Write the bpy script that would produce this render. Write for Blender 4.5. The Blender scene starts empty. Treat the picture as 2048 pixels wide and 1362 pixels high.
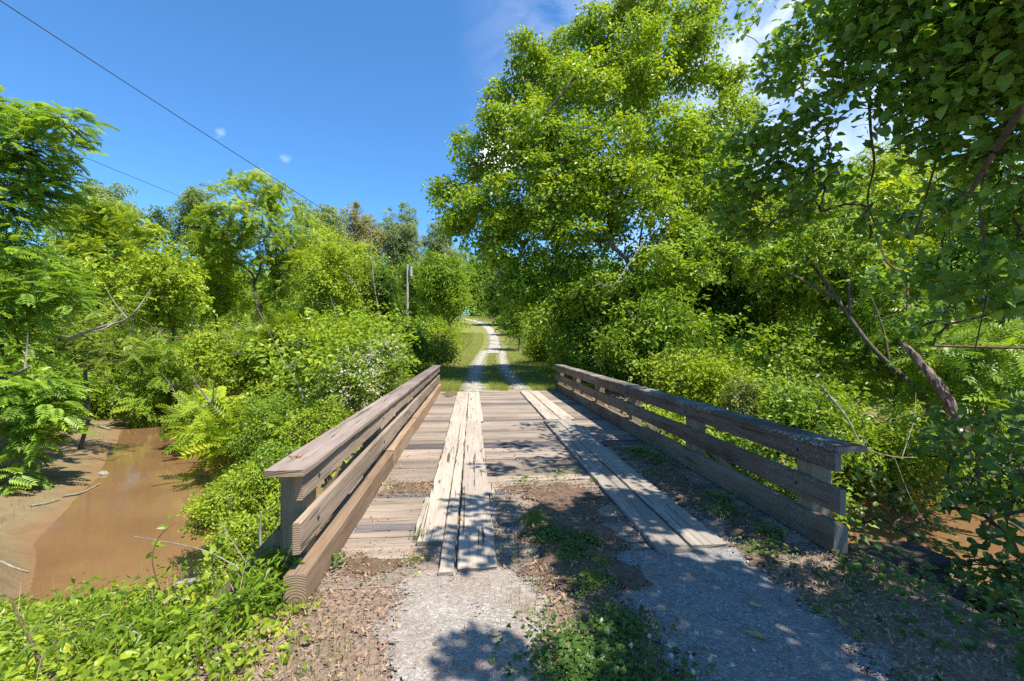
import bpy, math, random
import numpy as np
R = math.radians
random.seed(7); rng = np.random.default_rng(7)
sc = bpy.context.scene
COL = sc.collection

# ------------------------------------------------------------------ camera geometry
EYE = 1.7; FPX = 910.0
YAW = math.atan(79 / 910); CA, SA = math.cos(YAW), math.sin(YAW)
def P(px, py, d):
    """world point seen at photo pixel (px,py), d metres in front of the camera"""
    u = (px - 1024) / FPX; v = (681 - py) / FPX
    return np.array([d * (u * CA + SA), d * (CA - u * SA), EYE + d * v])
def onz(px, py, z): u = (px - 1024) / FPX; v_ = (681 - py) / FPX; d = (z - EYE) / v_; return np.array([d * (u * CA + SA), d * (CA - u * SA), z])
SUN = np.array([0.40, -0.36, 1.0]); SUN /= np.linalg.norm(SUN)

# ------------------------------------------------------------------ object helpers
def link(o): COL.objects.link(o); return o
def tag(o, label=None, cat=None, group=None, kind=None):
    if label: o['label'] = label
    if cat: o['category'] = cat
    if group: o['group'] = group
    if kind: o['kind'] = kind
    return o
def empty(name, loc, label=None, cat=None, group=None, parent=None):
    o = bpy.data.objects.new(name, None); link(o)
    o.empty_display_size = 0.2
    if parent is not None:
        o.parent = parent
        pl = parent['_w']; o.location = [loc[i] - pl[i] for i in range(3)]
    else:
        o.location = loc
    o['_w'] = [float(v) for v in loc]
    return tag(o, label, cat, group)
def mesh_np(name, verts, tris=None, quads=None, mats=(), parent=None, attrs=None, mat_idx=None, smooth=False, color=None):
    """one mesh object; verts in world coordinates, kept where they are under the parent"""
    verts = np.asarray(verts, dtype=np.float64).reshape(-1, 3)
    off = np.array(parent['_w']) if parent is not None else verts.mean(0)
    if parent is None: off = np.round(np.array([off[0], off[1], verts[:, 2].min()]), 3)
    me = bpy.data.meshes.new(name)
    nt = 0 if tris is None else len(tris); nq = 0 if quads is None else len(quads)
    loops = []
    if nt: loops.append(np.asarray(tris, dtype=np.int32).reshape(-1))
    if nq: loops.append(np.asarray(quads, dtype=np.int32).reshape(-1))
    loops = np.concatenate(loops)
    starts = np.concatenate([np.arange(nt) * 3, nt * 3 + np.arange(nq) * 4]).astype(np.int32)
    me.vertices.add(len(verts)); me.vertices.foreach_set('co', (verts - off).astype(np.float32).reshape(-1))
    me.loops.add(len(loops)); me.loops.foreach_set('vertex_index', loops)
    me.polygons.add(nt + nq); me.polygons.foreach_set('loop_start', starts)
    try: me.polygons.foreach_set('loop_total', np.concatenate([np.full(nt, 3), np.full(nq, 4)]).astype(np.int32))
    except Exception: pass
    me.polygons.foreach_set('use_smooth', np.full(nt + nq, bool(smooth)))
    for m in mats: me.materials.append(m)
    if mat_idx is not None: me.polygons.foreach_set('material_index', np.asarray(mat_idx, dtype=np.int32))
    if attrs:
        for k, a in attrs.items():
            at = me.attributes.new(k, 'FLOAT', 'POINT'); at.data.foreach_set('value', np.asarray(a, dtype=np.float32))
    me.update(calc_edges=True); me.validate()
    o = bpy.data.objects.new(name, me); link(o)
    if parent is not None: o.parent = parent
    else: o.location = off
    if color is not None: o.color = (*color, 1)
    return o

class MB:
    """collects polygons (tris / quads) for ONE mesh"""
    def __init__(s): s.v = []; s.t = []; s.q = []; s.tm = []; s.qm = []; s.r = []; s.n = 0
    def add(s, verts, faces, mats=None, rnd=None):
        b = s.n; s.v.extend(verts); s.n += len(verts); s.r.extend([random.random() if rnd is None else rnd] * len(verts))
        for i, f in enumerate(faces):
            m = mats[i] if mats else 0
            if len(f) == 3: s.t.append([x + b for x in f]); s.tm.append(m)
            elif len(f) == 4: s.q.append([x + b for x in f]); s.qm.append(m)
            else:
                for k in range(1, len(f) - 1): s.t.append([f[0] + b, f[k] + b, f[k + 1] + b]); s.tm.append(m)
    def build(s, name, mats, parent=None, smooth=False, color=None):
        if not isinstance(mats, (list, tuple)): mats = [mats]
        return mesh_np(name, np.array(s.v), s.t, s.q, mats, parent, {'rnd': s.r}, s.tm + s.qm, smooth, color)

def board(mb, axis, a0, a1, c0, c1, z0, z1, chamfer=0.006, seg=None, jit=0.0026, warp=0.0, rnd=None, ragged=0.0, twist=0.0):
    """timber running along axis 'x' or 'y' from a0 to a1, across c0..c1, height z0..z1; end faces get material 1"""
    L = a1 - a0; n = seg or max(2, int(abs(L) / 0.25)); ch = chamfer
    sec = [(c0 + ch, z0), (c1 - ch, z0), (c1, z0 + ch), (c1, z1 - ch), (c1 - ch, z1), (c0 + ch, z1), (c0, z1 - ch), (c0, z0 + ch)]
    V = []; ph = random.uniform(0, 6.28)
    cm = (c0 + c1) / 2; zm = (z0 + z1) / 2
    sk = random.uniform(-twist, twist)
    for i in range(n + 1):
        t = i / n; a = a0 + L * t; wz = warp * math.sin(ph + t * 3.0); rg = [random.uniform(-ragged, ragged) for _ in range(2)]
        for (c, z) in sec:
            jc = random.uniform(-jit, jit) + (rg[0] if c < cm else rg[1]); jz = random.uniform(-jit, jit) + wz
            aa = a + (random.uniform(-1, 1) * min(0.006, ragged + jit) if i in (0, n) else 0)
            cc = c + jc + sk * (t - .5)
            V.append((aa, cc, z + jz) if axis == 'x' else (cc, aa, z + jz))
    F = []; M = []
    for i in range(n):
        for k in range(8):
            k2 = (k + 1) % 8; F.append([i * 8 + k, i * 8 + k2, (i + 1) * 8 + k2, (i + 1) * 8 + k]); M.append(0)
    if axis == 'x': F = [f[::1] for f in F]
    else: F = [f[::-1] for f in F]
    F.append([7 - k for k in range(8)] if axis == 'x' else list(range(8))); M.append(1)
    F.append([n * 8 + k for k in range(8)] if axis == 'x' else [n * 8 + 7 - k for k in range(8)]); M.append(1)
    mb.add(V, F, M, rnd)

def frame(d):
    d = d / (np.linalg.norm(d) + 1e-9)
    a = np.array([0, 0, 1.0]) if abs(d[2]) < .9 else np.array([1.0, 0, 0])
    x = np.cross(a, d); x /= np.linalg.norm(x); return x, np.cross(d, x)
def tube(mb, pts, radii, sides=6, cap=True, rough=0.0):
    pts = [np.asarray(p, float) for p in pts]; n = len(pts); V = []
    for i, p in enumerate(pts):
        d = pts[min(i + 1, n - 1)] - pts[max(i - 1, 0)]; x, y = frame(d)
        for k in range(sides):
            a = 6.2832 * k / sides; r = radii[i] * (1 + random.uniform(-rough, rough))
            V.append(tuple(p + r * (math.cos(a) * x + math.sin(a) * y)))
    F = []
    for i in range(n - 1):
        for k in range(sides):
            k2 = (k + 1) % sides; F.append([i * sides + k, i * sides + k2, (i + 1) * sides + k2, (i + 1) * sides + k])
    if cap: F.append(list(range(sides))[::-1]); F.append([(n - 1) * sides + k for k in range(sides)])
    mb.add(V, F)
def bez(pts, n=12):
    """smooth curve through pts (Catmull-Rom)"""
    pts = [np.asarray(p, float) for p in pts]; Q = [2 * pts[0] - pts[1]] + pts + [2 * pts[-1] - pts[-2]]; out = []
    for i in range(1, len(Q) - 2):
        for k in range(n):
            t = k / n; a, b, c, d = Q[i - 1:i + 3]
            out.append(.5 * ((2 * b) + (c - a) * t + (2 * a - 5 * b + 4 * c - d) * t * t + (3 * b - a - 3 * c + d) * t ** 3))
    out.append(pts[-1]); return out

# ------------------------------------------------------------------ materials
def newmat(name):
    m = bpy.data.materials.new(name); m.use_nodes = True; nt = m.node_tree; nt.nodes.clear()
    out = nt.nodes.new('ShaderNodeOutputMaterial'); return m, nt, out
def N(nt, typ, **kw):
    n = nt.nodes.new(typ)
    for k, v in kw.items():
        if k in n.inputs.keys() if hasattr(n.inputs, 'keys') else False: n.inputs[k].default_value = v
        else: setattr(n, k, v)
    return n
def ramp(nt, fac, stops, interp='LINEAR'):
    n = nt.nodes.new('ShaderNodeValToRGB'); n.color_ramp.interpolation = interp
    e = n.color_ramp.elements
    while len(e) < len(stops): e.new(0.5)
    for i, (p, c) in enumerate(stops):
        e[i].position = p; e[i].color = (*c, 1) if len(c) == 3 else c
    nt.links.new(fac, n.inputs[0]); return n.outputs[0]
def mixc(nt, fac, a, b, mode='MIX'):
    n = nt.nodes.new('ShaderNodeMix'); n.data_type = 'RGBA'; n.blend_type = mode
    for s, v in ((0, fac), (6, a), (7, b)):
        if hasattr(v, 'is_output') or isinstance(v, bpy.types.NodeSocket): nt.links.new(v, n.inputs[s])
        elif isinstance(v, (int, float)): n.inputs[s].default_value = v
        else: n.inputs[s].default_value = (*v, 1)
    return n.outputs[2]
def math_(nt, op, a, b=0.5, clamp=False):
    n = nt.nodes.new('ShaderNodeMath'); n.operation = op; n.use_clamp = clamp
    for s, v in ((0, a), (1, b)):
        if isinstance(v, bpy.types.NodeSocket): nt.links.new(v, n.inputs[s])
        else: n.inputs[s].default_value = v
    return n.outputs[0]
def noise(nt, vec, scale, detail=4, rough=.55, dist=0.0):
    n = nt.nodes.new('ShaderNodeTexNoise'); n.inputs['Scale'].default_value = scale; n.inputs['Detail'].default_value = detail
    n.inputs['Roughness'].default_value = rough; n.inputs['Distortion'].default_value = dist
    if vec is not None: nt.links.new(vec, n.inputs['Vector'])
    return n.outputs[0]
def coords(nt, scale=(1, 1, 1), rot=(0, 0, 0), world=True):
    if world: src = nt.nodes.new('ShaderNodeNewGeometry').outputs['Position']
    else: src = nt.nodes.new('ShaderNodeTexCoord').outputs['Object']
    m = nt.nodes.new('ShaderNodeMapping'); m.inputs['Scale'].default_value = scale; m.inputs['Rotation'].default_value = rot
    nt.links.new(src, m.inputs['Vector']); return m.outputs[0]
def attr(nt, name):
    n = nt.nodes.new('ShaderNodeAttribute'); n.attribute_name = name; return n.outputs['Fac']
def principled(nt, out, col, rough=.8, spec=.3, bump=None, bstr=.3, bdist=.01):
    p = nt.nodes.new('ShaderNodeBsdfPrincipled')
    if isinstance(col, bpy.types.NodeSocket): nt.links.new(col, p.inputs['Base Color'])
    else: p.inputs['Base Color'].default_value = (*col, 1)
    if isinstance(rough, bpy.types.NodeSocket): nt.links.new(rough, p.inputs['Roughness'])
    else: p.inputs['Roughness'].default_value = rough
    p.inputs['Specular IOR Level'].default_value = spec
    if bump is not None:
        b = nt.nodes.new('ShaderNodeBump'); b.inputs['Strength'].default_value = bstr; b.inputs['Distance'].default_value = bdist
        nt.links.new(bump, b.inputs['Height']); nt.links.new(b.outputs[0], p.inputs['Normal'])
    nt.links.new(p.outputs[0], out.inputs[0]); return p

def leafmat(name, trans=.46, rough=.42, spec=.35, var=.5, tint=(1.35, 1.2, .55)):
    m, nt, out = newmat(name)
    oi = nt.nodes.new('ShaderNodeObjectInfo'); r = attr(nt, 'rnd')
    v = ramp(nt, r, [(0, (1 - var, 1 - var * .9, 1 - var)), (.55, (1, 1, 1)), (.9, (1.28, 1.18, 1.0)), (1, (1.55, 1.25, 1.0))])
    col = mixc(nt, 1.0, oi.outputs['Color'], v, 'MULTIPLY')
    tcol = mixc(nt, 1.0, col, tint, 'MULTIPLY')
    p = nt.nodes.new('ShaderNodeBsdfPrincipled'); nt.links.new(col, p.inputs['Base Color'])
    p.inputs['Roughness'].default_value = rough; p.inputs['Specular IOR Level'].default_value = spec
    t = nt.nodes.new('ShaderNodeBsdfTranslucent'); nt.links.new(tcol, t.inputs['Color'])
    mx = nt.nodes.new('ShaderNodeMixShader'); mx.inputs[0].default_value = trans
    nt.links.new(p.outputs[0], mx.inputs[1]); nt.links.new(t.outputs[0], mx.inputs[2]); nt.links.new(mx.outputs[0], out.inputs[0])
    return m
LEAF = leafmat('leaf')
LEAFN = leafmat('leaf_broad', .5, .38, .4, .4)
GRASSM = leafmat('grass_blade', .3, .6, .2, .5, (1.1, 1.1, .6))
PETAL = leafmat('petal', .3, .6, .2, .15, (1, 1, 1))

def barkmat(name, c0, c1):
    m, nt, out = newmat(name)
    v = coords(nt, (7, 7, 1.6)); n = noise(nt, v, 3.0, 6, .65); n2 = noise(nt, coords(nt), 1.2, 3)
    c = ramp(nt, n, [(.3, tuple(x * .35 for x in c0)), (.5, c0), (.72, c1)])
    c = mixc(nt, math_(nt, 'MULTIPLY', n2, .5), c, (c1[0] * .8, c1[1] * .95, c1[2] * .8))
    principled(nt, out, c, .9, .15, n, .6, .02); return m
BARK = barkmat('bark', (.085, .064, .046), (.19, .16, .125))
BARKD = barkmat('bark_brown', (.085, .05, .032), (.19, .125, .085))
BARKG = barkmat('bark_pale', (.20, .17, .14), (.38, .34, .29))

def woodmat(name, axis, cd, cm, cl, crack=.5, lichen=0.0, stain=.4):
    """weathered timber, grain along axis"""
    m, nt, out = newmat(name)
    def sc3(al, ac): return {'x': (al, ac, ac), 'y': (ac, al, ac), 'z': (ac, ac, al)}[axis]
    r = attr(nt, 'rnd')
    base = nt.nodes.new('ShaderNodeNewGeometry').outputs['Position']
    add = nt.nodes.new('ShaderNodeVectorMath'); add.operation = 'ADD'; nt.links.new(base, add.inputs[0])
    comb = nt.nodes.new('ShaderNodeCombineXYZ')
    for k in range(3): nt.links.new(math_(nt, 'MULTIPLY', r, 37.0 + 11 * k), comb.inputs[k])
    nt.links.new(comb.outputs[0], add.inputs[1])
    def mp(s):
        q = nt.nodes.new('ShaderNodeMapping'); q.inputs['Scale'].default_value = s; nt.links.new(add.outputs[0], q.inputs['Vector']); return q.outputs[0]
    fine = noise(nt, mp(sc3(2.0, 70)), 1.0, 5, .65, .4)
    mid = noise(nt, mp(sc3(.7, 14)), 1.0, 4, .6, .8)
    big = noise(nt, mp(sc3(.6, 2.2)), 1.0, 3, .5)
    ck = noise(nt, mp(sc3(.9, 26)), 1.0, 2, .5, 1.2)
    c = ramp(nt, mid, [(.15, cd), (.5, cm), (.85, cl)])
    c = mixc(nt, .40, c, ramp(nt, fine, [(.25, tuple(x * .45 for x in cd)), (.55, cm), (.8, cl)]))
    sh = ramp(nt, r, [(0, (.72, .70, .70)), (.5, (.96, .95, .94)), (1, (1.15, 1.12, 1.08))])
    c = mixc(nt, 1.0, c, sh, 'MULTIPLY')
    c = mixc(nt, math_(nt, 'MULTIPLY', ramp(nt, big, [(.42, (0, 0, 0)), (.68, (1, 1, 1))]), stain), c, tuple(x * .45 for x in cd))
    crk = ramp(nt, ck, [(.335, (1, 1, 1)), (.355, (0, 0, 0))])
    c = mixc(nt, math_(nt, 'MULTIPLY', crk, crack), c, (.018, .014, .011))
    if lichen > 0:
        ln = noise(nt, coords(nt), 38, 5, .7); ln2 = noise(nt, coords(nt), 2.6, 2)
        f = math_(nt, 'MULTIPLY', ramp(nt, ln, [(.50, (0, 0, 0)), (.56, (1, 1, 1))]), ramp(nt, ln2, [(.40, (0, 0, 0)), (.62, (1, 1, 1))]))
        c = mixc(nt, math_(nt, 'MULTIPLY', f, lichen), c, (.42, .45, .42))
    h = math_(nt, 'SUBTRACT', math_(nt, 'ADD', math_(nt, 'MULTIPLY', fine, .5), mid), math_(nt, 'MULTIPLY', crk, 1.2 * crack))
    principled(nt, out, c, .88, .18, h, .75, .008); return m
def endmat(name, axis, c0, c1, ctr):
    m, nt, out = newmat(name)
    s = {'y': (1, .02, 1), 'x': (.02, 1, 1)}[axis]
    v = coords(nt, s); 
    sub = nt.nodes.new('ShaderNodeVectorMath'); sub.operation = 'SUBTRACT'; nt.links.new(v, sub.inputs[0]); sub.inputs[1].default_value = ctr
    w = nt.nodes.new('ShaderNodeTexWave'); w.wave_type = 'RINGS'; w.rings_direction = 'SPHERICAL'
    w.inputs['Scale'].default_value = 22; w.inputs['Distortion'].default_value = 3.0; w.inputs['Detail'].default_value = 3; w.inputs['Detail Scale'].default_value = 1.5
    nt.links.new(sub.outputs[0], w.inputs['Vector'])
    n = noise(nt, v, 30, 4)
    c = mixc(nt, n, ramp(nt, w.outputs[1], [(0, tuple(x * .5 for x in c0)), (.5, c0), (1, c1)]), c0)
    principled(nt, out, c, .9, .15, w.outputs[1], .3, .004); return m
# rails (grain y), posts (z), deck planks (x), wheel boards (y)
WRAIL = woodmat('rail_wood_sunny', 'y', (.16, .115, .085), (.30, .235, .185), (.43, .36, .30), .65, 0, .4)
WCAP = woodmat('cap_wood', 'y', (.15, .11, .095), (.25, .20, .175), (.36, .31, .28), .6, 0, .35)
WRAILD = woodmat('rail_wood_shaded', 'y', (.085, .06, .038), (.175, .13, .088), (.27, .21, .15), .5, .22, .55)  # right railing: its shade is painted in as darker wood, besides lichen
WCAPD = woodmat('cap_wood_lichen_shaded', 'y', (.08, .064, .05), (.16, .13, .102), (.25, .21, .175), .5, .9, .4)  # lichen is real; the darker base under it is painted shade
WKERB = woodmat('kerb_wood', 'y', (.17, .11, .07), (.31, .215, .14), (.42, .32, .235), .4, 0, .35)
WPOST = woodmat('post_wood', 'z', (.13, .10, .062), (.26, .21, .135), (.37, .30, .20), .35, 0, .4)
WDECK = woodmat('deck_wood', 'x', (.165, .13, .104), (.295, .242, .20), (.415, .357, .305), .75, 0, .5)
WRUN = woodmat('wheel_board_wood', 'y', (.25, .205, .165), (.39, .335, .28), (.51, .455, .39), .8, 0, .25)
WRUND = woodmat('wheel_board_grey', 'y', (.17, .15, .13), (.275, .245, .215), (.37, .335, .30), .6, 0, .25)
WDARK = woodmat('creosote_wood', 'x', (.02, .018, .016), (.045, .04, .035), (.09, .08, .07), .4, 0, .3)
WEND = endmat('end_grain', 'y', (.28, .19, .12), (.42, .31, .20), (-1.12, 0, .03))
WENDG = endmat('end_grain_grey', 'y', (.20, .17, .14), (.32, .28, .24), (1.0, 0, .6))

# ------------------------------------------------------------------ terrain
CR = np.array([(-24, 40), (-18.6, 30.5), (-15.5, 25.2), (-11.8, 19.4), (-9.0, 14.9), (-6.6, 10.8), (-4.3, 8.9), (-1, 7.9), (4, 7.7), (8.5, 8.3), (13, 9.8), (20, 12), (60, 20)], float)
HW = np.array([1.7, 1.7, 1.8, 1.9, 1.9, 2.2, 2.8, 2.5, 2.2, 2.0, 1.9, 1.9, 1.9])
def creek(x, y):
    """(distance - half width, signed side) to the creek centre line"""
    best = np.full(x.shape, 1e9); side = np.zeros(x.shape)
    for i in range(len(CR) - 1):
        a, b = CR[i], CR[i + 1]; ab = b - a; L2 = ab @ ab
        t = np.clip(((x - a[0]) * ab[0] + (y - a[1]) * ab[1]) / L2, 0, 1)
        dx = x - a[0] - t * ab[0]; dy = y - a[1] - t * ab[1]; d = np.sqrt(dx * dx + dy * dy) - (HW[i] + t * (HW[i + 1] - HW[i]))
        s = ab[0] * dy - ab[1] * dx
        up = d < best; best = np.where(up, d, best); side = np.where(up, s, side)
    return best, side
RY = [-40, 3, 15, 20, 25, 30, 36, 43, 50, 58, 65, 73, 80, 88, 95, 105]
RX = [.75, .75, .80, .86, .95, 1.15, 1.45, 2.0, 2.46, 2.7, 2.76, 2.66, 2.2, 1.3, -.5, -3.4]
HY = [-400, 3, 16, 25, 36, 50, 65, 80, 95, 130, 200, 400]
HZ = [0, 0, 0, .05, .4, 1.3, 2.7, 4.3, 6, 9, 12, 14]
def sst(a, b, x): t = np.clip((x - a) / (b - a), 0, 1); return t * t * (3 - 2 * t)
def vnoise(x, y, s, seed=0):
    """cheap smooth value noise"""
    x = x * s + seed * 17.3; y = y * s - seed * 9.1
    return (np.sin(x * 1.7 + 1.3 * np.sin(y * 1.1)) + np.sin(y * 2.3 + 1.7 * np.sin(x * .9 + 2)) + .6 * np.sin(x * 4.1 + y * 3.7) + .5 * np.sin(5.3 * y - 4.7 * x + 1)) / 3.1
def ter(x, y):
    x = np.asarray(x, float); y = np.asarray(y, float)
    rc = np.interp(y, RY, RX); off = np.abs(x - rc)
    z = np.interp(y, HY, HZ)
    z = z + vnoise(x, y, .16, 1) * .35 * sst(3, 12, off)
    z = z - sst(2.6, 9, np.where(x < rc, off, off * .8)) * np.where(y < 30, .75, 0) * sst(45, 25, y)
    # near bank drops away on both sides of the approach
    z = z - np.where(y < 4.5, sst(1.9, 4.2, np.where(x < rc, off, off - .6)) * .45, 0)
    d, side = creek(x, y)
    steep = np.interp(d, [-3, -1.2, 0, .5, 1.6, 2.4, 4.5, 8], [-2.9, -2.65, -2.2, -1.7, -.7, -.3, .1, 9])
    gentle = np.interp(d, [-3, -1.2, 0, .25, 1.2, 3.5, 6.0, 9, 12], [-2.9, -2.6, -2.2, -2.12, -1.98, -1.75, -.9, 0, 9])
    west = (side < 0) & (x < -3.5)
    wg = np.where(west, sst(-4.5, -7.0, x), 0) * sst(7.2, 9.5, y + .35 * (x + 8))
    prof = steep * (1 - wg) + gentle * wg + vnoise(x, y, 1.3, 3) * .05 * sst(-.3, .6, d)
    z = np.minimum(z, prof)
    fill = (np.abs(x - .85) < 2.35) & (y < 3.55)
    z = np.where(fill, np.where(off < 2.6, -.01 + vnoise(x, y, 2.0, 5) * .008, z), z)
    return z
def terz(x, y): return float(ter(np.array([x]), np.array([y]))[0])

def grid_axis(segs):
    out = []
    for a, b, s in segs: out.extend(np.arange(a, b, s))
    out.append(segs[-1][1]); return np.array(out)
gx = grid_axis([(-400, -60, 17), (-60, -20, 2), (-20, -9, .4), (-9, 9, .14), (9, 24, .5), (24, 60, 2), (60, 400, 17)])
gy = grid_axis([(-300, -20, 14), (-20, -2, 1), (-2, 12, .14), (12, 30, .35), (30, 110, 1.2), (110, 420, 12)])
X, Y = np.meshgrid(gx, gy); Z = ter(X, Y)
# the ground sheet stays below the deck on the bridge
nx, ny = len(gx), len(gy)
idx = np.arange(nx * ny).reshape(ny, nx)
quads = np.stack([idx[:-1, :-1], idx[:-1, 1:], idx[1:, 1:], idx[1:, :-1]], -1).reshape(-1, 4)
xf, yf, zf = X.ravel(), Y.ravel(), Z.ravel()
cd, cs = creek(xf, yf); rcx = np.interp(yf, RY, RX); offr = np.abs(xf - rcx)
grassA = sst(8.5, 4.2, offr + vnoise(xf, yf, .8, 2) * .8) * sst(14.6, 16, yf)
sandA = sst(4.6, 2.2, cd) * ((xf < -3) | (xf > 4)) * (yf > 4)
wetA = sst(.12, .03, np.abs(zf + 2.20))
m, nt, out = newmat('ground_soil')
v = coords(nt)
n1 = noise(nt, v, 2.2, 6, .65); n2 = noise(nt, v, 26, 5, .7); n3 = noise(nt, v, 140, 3, .6)
soil = ramp(nt, n2, [(.28, (.095, .066, .05)), (.48, (.225, .16, .122)), (.62, (.33, .25, .20)), (.78, (.44, .36, .29))])
soil = mixc(nt, math_(nt, 'MULTIPLY', n3, .5), soil, (.10, .065, .045))
lawn = ramp(nt, n2, [(.25, (.10, .13, .028)), (.5, (.17, .205, .05)), (.72, (.26, .265, .09))])
lawn = mixc(nt, ramp(nt, n1, [(.4, (0, 0, 0)), (.65, (1, 1, 1))]), lawn, (.17, .14, .065))
c = mixc(nt, attr(nt, 'grass'), soil, lawn)
sand = ramp(nt, n1, [(.3, (.13, .10, .06)), (.55, (.21, .165, .10)), (.75, (.15, .15, .055))])
sand = mixc(nt, math_(nt, 'MULTIPLY', n2, .6), sand, (.17, .12, .055))
c = mixc(nt, attr(nt, 'sand'), c, sand)
c = mixc(nt, math_(nt, 'MULTIPLY', attr(nt, 'wet'), .5), c, (.20, .095, .04))
principled(nt, out, c, .95, .1, n2, .7, .03)
GROUND = m
gobj = mesh_np('ground', np.stack([xf, yf, zf], 1), None, quads, [GROUND], None, {'grass': grassA, 'sand': sandA, 'wet': wetA * sandA}, None, True)
tag(gobj, 'bare soil, creek banks and rising verge under the woods', 'ground', None, 'structure')

# water
m, nt, out = newmat('muddy_water')
v = coords(nt, (1, 1, 1)); w1 = noise(nt, coords(nt, (1.0, 2.4, 1), (0, 0, R(35))), 2.2, 4, .55); w2 = noise(nt, v, .5, 3)
c = ramp(nt, w2, [(.3, (.155, .083, .04)), (.7, (.19, .105, .052))])
principled(nt, out, c, .07, .45, w1, .12, .02)
V = []; Q = []
for i in range(len(CR)):
    a = CR[max(i - 1, 0)]; b = CR[min(i + 1, len(CR) - 1)]; t = (b - a) / np.linalg.norm(b - a); nrm = np.array([-t[1], t[0]])
    for s in (-1, -.3, .3, 1): p = CR[i] + nrm * s * (HW[i] + 1.2); V.append((p[0], p[1], -2.2))
for i in range(len(CR) - 1):
    for k in range(3): Q.append([i * 4 + k, (i + 1) * 4 + k, (i + 1) * 4 + k + 1, i * 4 + k + 1])
tag(mesh_np('creek_water', V, None, Q, [m]), 'muddy brown creek water', 'creek', None, 'structure')

# ------------------------------------------------------------------ gravel tracks and soil patches
def patch(name, x0, x1, y0, y1, mat, height=.02, cell=.045, edge=.16, seed=1, centre=None, base=0.0, follow=False, y_open=False, rag=.10):
    """low heap with a ragged outline, lying on the surface below"""
    xs = np.arange(x0, x1 + cell, cell); ys = np.arange(y0, y1 + cell, cell)
    Xp, Yp = np.meshgrid(xs, ys)
    q = np.minimum(Xp - x0, x1 - Xp)
    q2 = q if y_open else np.minimum(q, np.minimum(Yp - y0, y1 - Yp))
    q2 = q2 + vnoise(Xp, Yp, 2.7, seed) * rag + vnoise(Xp, Yp, 9, seed + 3) * rag * .5 - rag * .6
    f = sst(-.0, edge, q2)
    Xw = Xp + (np.interp(Yp, RY, RX) if centre else 0)
    h = base + f * height * (1 + .35 * vnoise(Xp, Yp, 6, seed + 5)) - .012 * (q2 < 0) - .002
    if follow: h = h + ter(Xw, Yp)
    keep = (q2 > -.05)
    ny_, nx_ = Xp.shape; ix = np.arange(nx_ * ny_).reshape(ny_, nx_)
    fc = keep[:-1, :-1] & keep[1:, :-1] & keep[:-1, 1:] & keep[1:, 1:]
    qd = np.stack([ix[:-1, :-1], ix[:-1, 1:], ix[1:, 1:], ix[1:, :-1]], -1)[fc]
    used = np.unique(qd); mp = -np.ones(nx_ * ny_, int); mp[used] = np.arange(len(used))
    V = np.stack([Xw.ravel(), Yp.ravel(), h.ravel()], 1)[used]
    return mesh_np(name, V, None, mp[qd], [mat], None, {'edge': np.clip(q2.ravel()[used] / edge, 0, 1)}, None, True)
def ragged_edge(nt, out, shader):
    v = coords(nt); n = noise(nt, v, 55, 4, .75); n2 = noise(nt, v, 9, 3, .6)
    a = math_(nt, 'ADD', attr(nt, 'edge'), math_(nt, 'MULTIPLY', math_(nt, 'SUBTRACT', math_(nt, 'ADD', n, math_(nt, 'MULTIPLY', n2, .7)), .85), 2.2))
    a = math_(nt, 'GREATER_THAN', a, .38); tr = nt.nodes.new('ShaderNodeBsdfTransparent'); mx = nt.nodes.new('ShaderNodeMixShader')
    nt.links.new(a, mx.inputs[0]); nt.links.new(tr.outputs[0], mx.inputs[1]); nt.links.new(shader.outputs[0], mx.inputs[2]); nt.links.new(mx.outputs[0], out.inputs[0])
def gravelmat(name, c0, c1, c2, brown=.4):
    m, nt, out = newmat(name)
    v = coords(nt); vo = nt.nodes.new('ShaderNodeTexVoronoi'); vo.inputs['Scale'].default_value = 75; nt.links.new(v, vo.inputs['Vector'])
    n2 = noise(nt, v, 14, 6, .7); n1 = noise(nt, v, 2.0, 4, .6)
    sepc = nt.nodes.new('ShaderNodeSeparateColor'); nt.links.new(vo.outputs['Color'], sepc.inputs[0])
    c = ramp(nt, sepc.outputs[0], [(0, c0), (.45, c1), (.8, c2), (1, tuple(min(.7, x * 1.5) for x in c2))])
    c = mixc(nt, .45, c, ramp(nt, n2, [(.3, c0), (.7, c2)]))
    c = mixc(nt, math_(nt, 'MULTIPLY', ramp(nt, n1, [(.42, (0, 0, 0)), (.66, (1, 1, 1))]), brown), c, (.20, .14, .10))
    h = math_(nt, 'ADD', math_(nt, 'MULTIPLY', vo.outputs[0], -1.0), n2)
    ragged_edge(nt, out, principled(nt, out, c, .95, .15, h, .6, .012)); return m
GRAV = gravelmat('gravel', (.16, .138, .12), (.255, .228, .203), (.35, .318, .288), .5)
GRAVG = gravelmat('gravel_shaded', (.10, .10, .10), (.18, .18, .18), (.26, .258, .255), .25)  # tree shade on the right track, put into the gravel colour
GRAVW = gravelmat('gravel_sunlit', (.22, .20, .175), (.335, .315, .285), (.43, .41, .375), .3)  # paler gravel: full sun on the far lane is painted into the colour
m, nt, out = newmat('litter_soil'); v = coords(nt)
n1 = noise(nt, v, 18, 6, .75); n2 = noise(nt, v, 95, 4, .7)
c = ramp(nt, n1, [(.3, (.065, .044, .03)), (.5, (.18, .122, .088)), (.7, (.31, .225, .17))])
c = mixc(nt, math_(nt, 'MULTIPLY', n2, .6), c, (.08, .052, .035))
ragged_edge(nt, out, principled(nt, out, c, .97, .08, math_(nt, 'ADD', n1, n2), .8, .02)); LITTER = m
def st(o, label, cat='road'): return tag(o, label, cat, None, 'structure')
st(patch('gravel_track', -.62, .62, -5, 3.36, GRAV, .022, .045, .2, 2, None, 0, False, True, .16), 'sunlit pale gravel wheel track meeting the left wheel boards')
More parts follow.
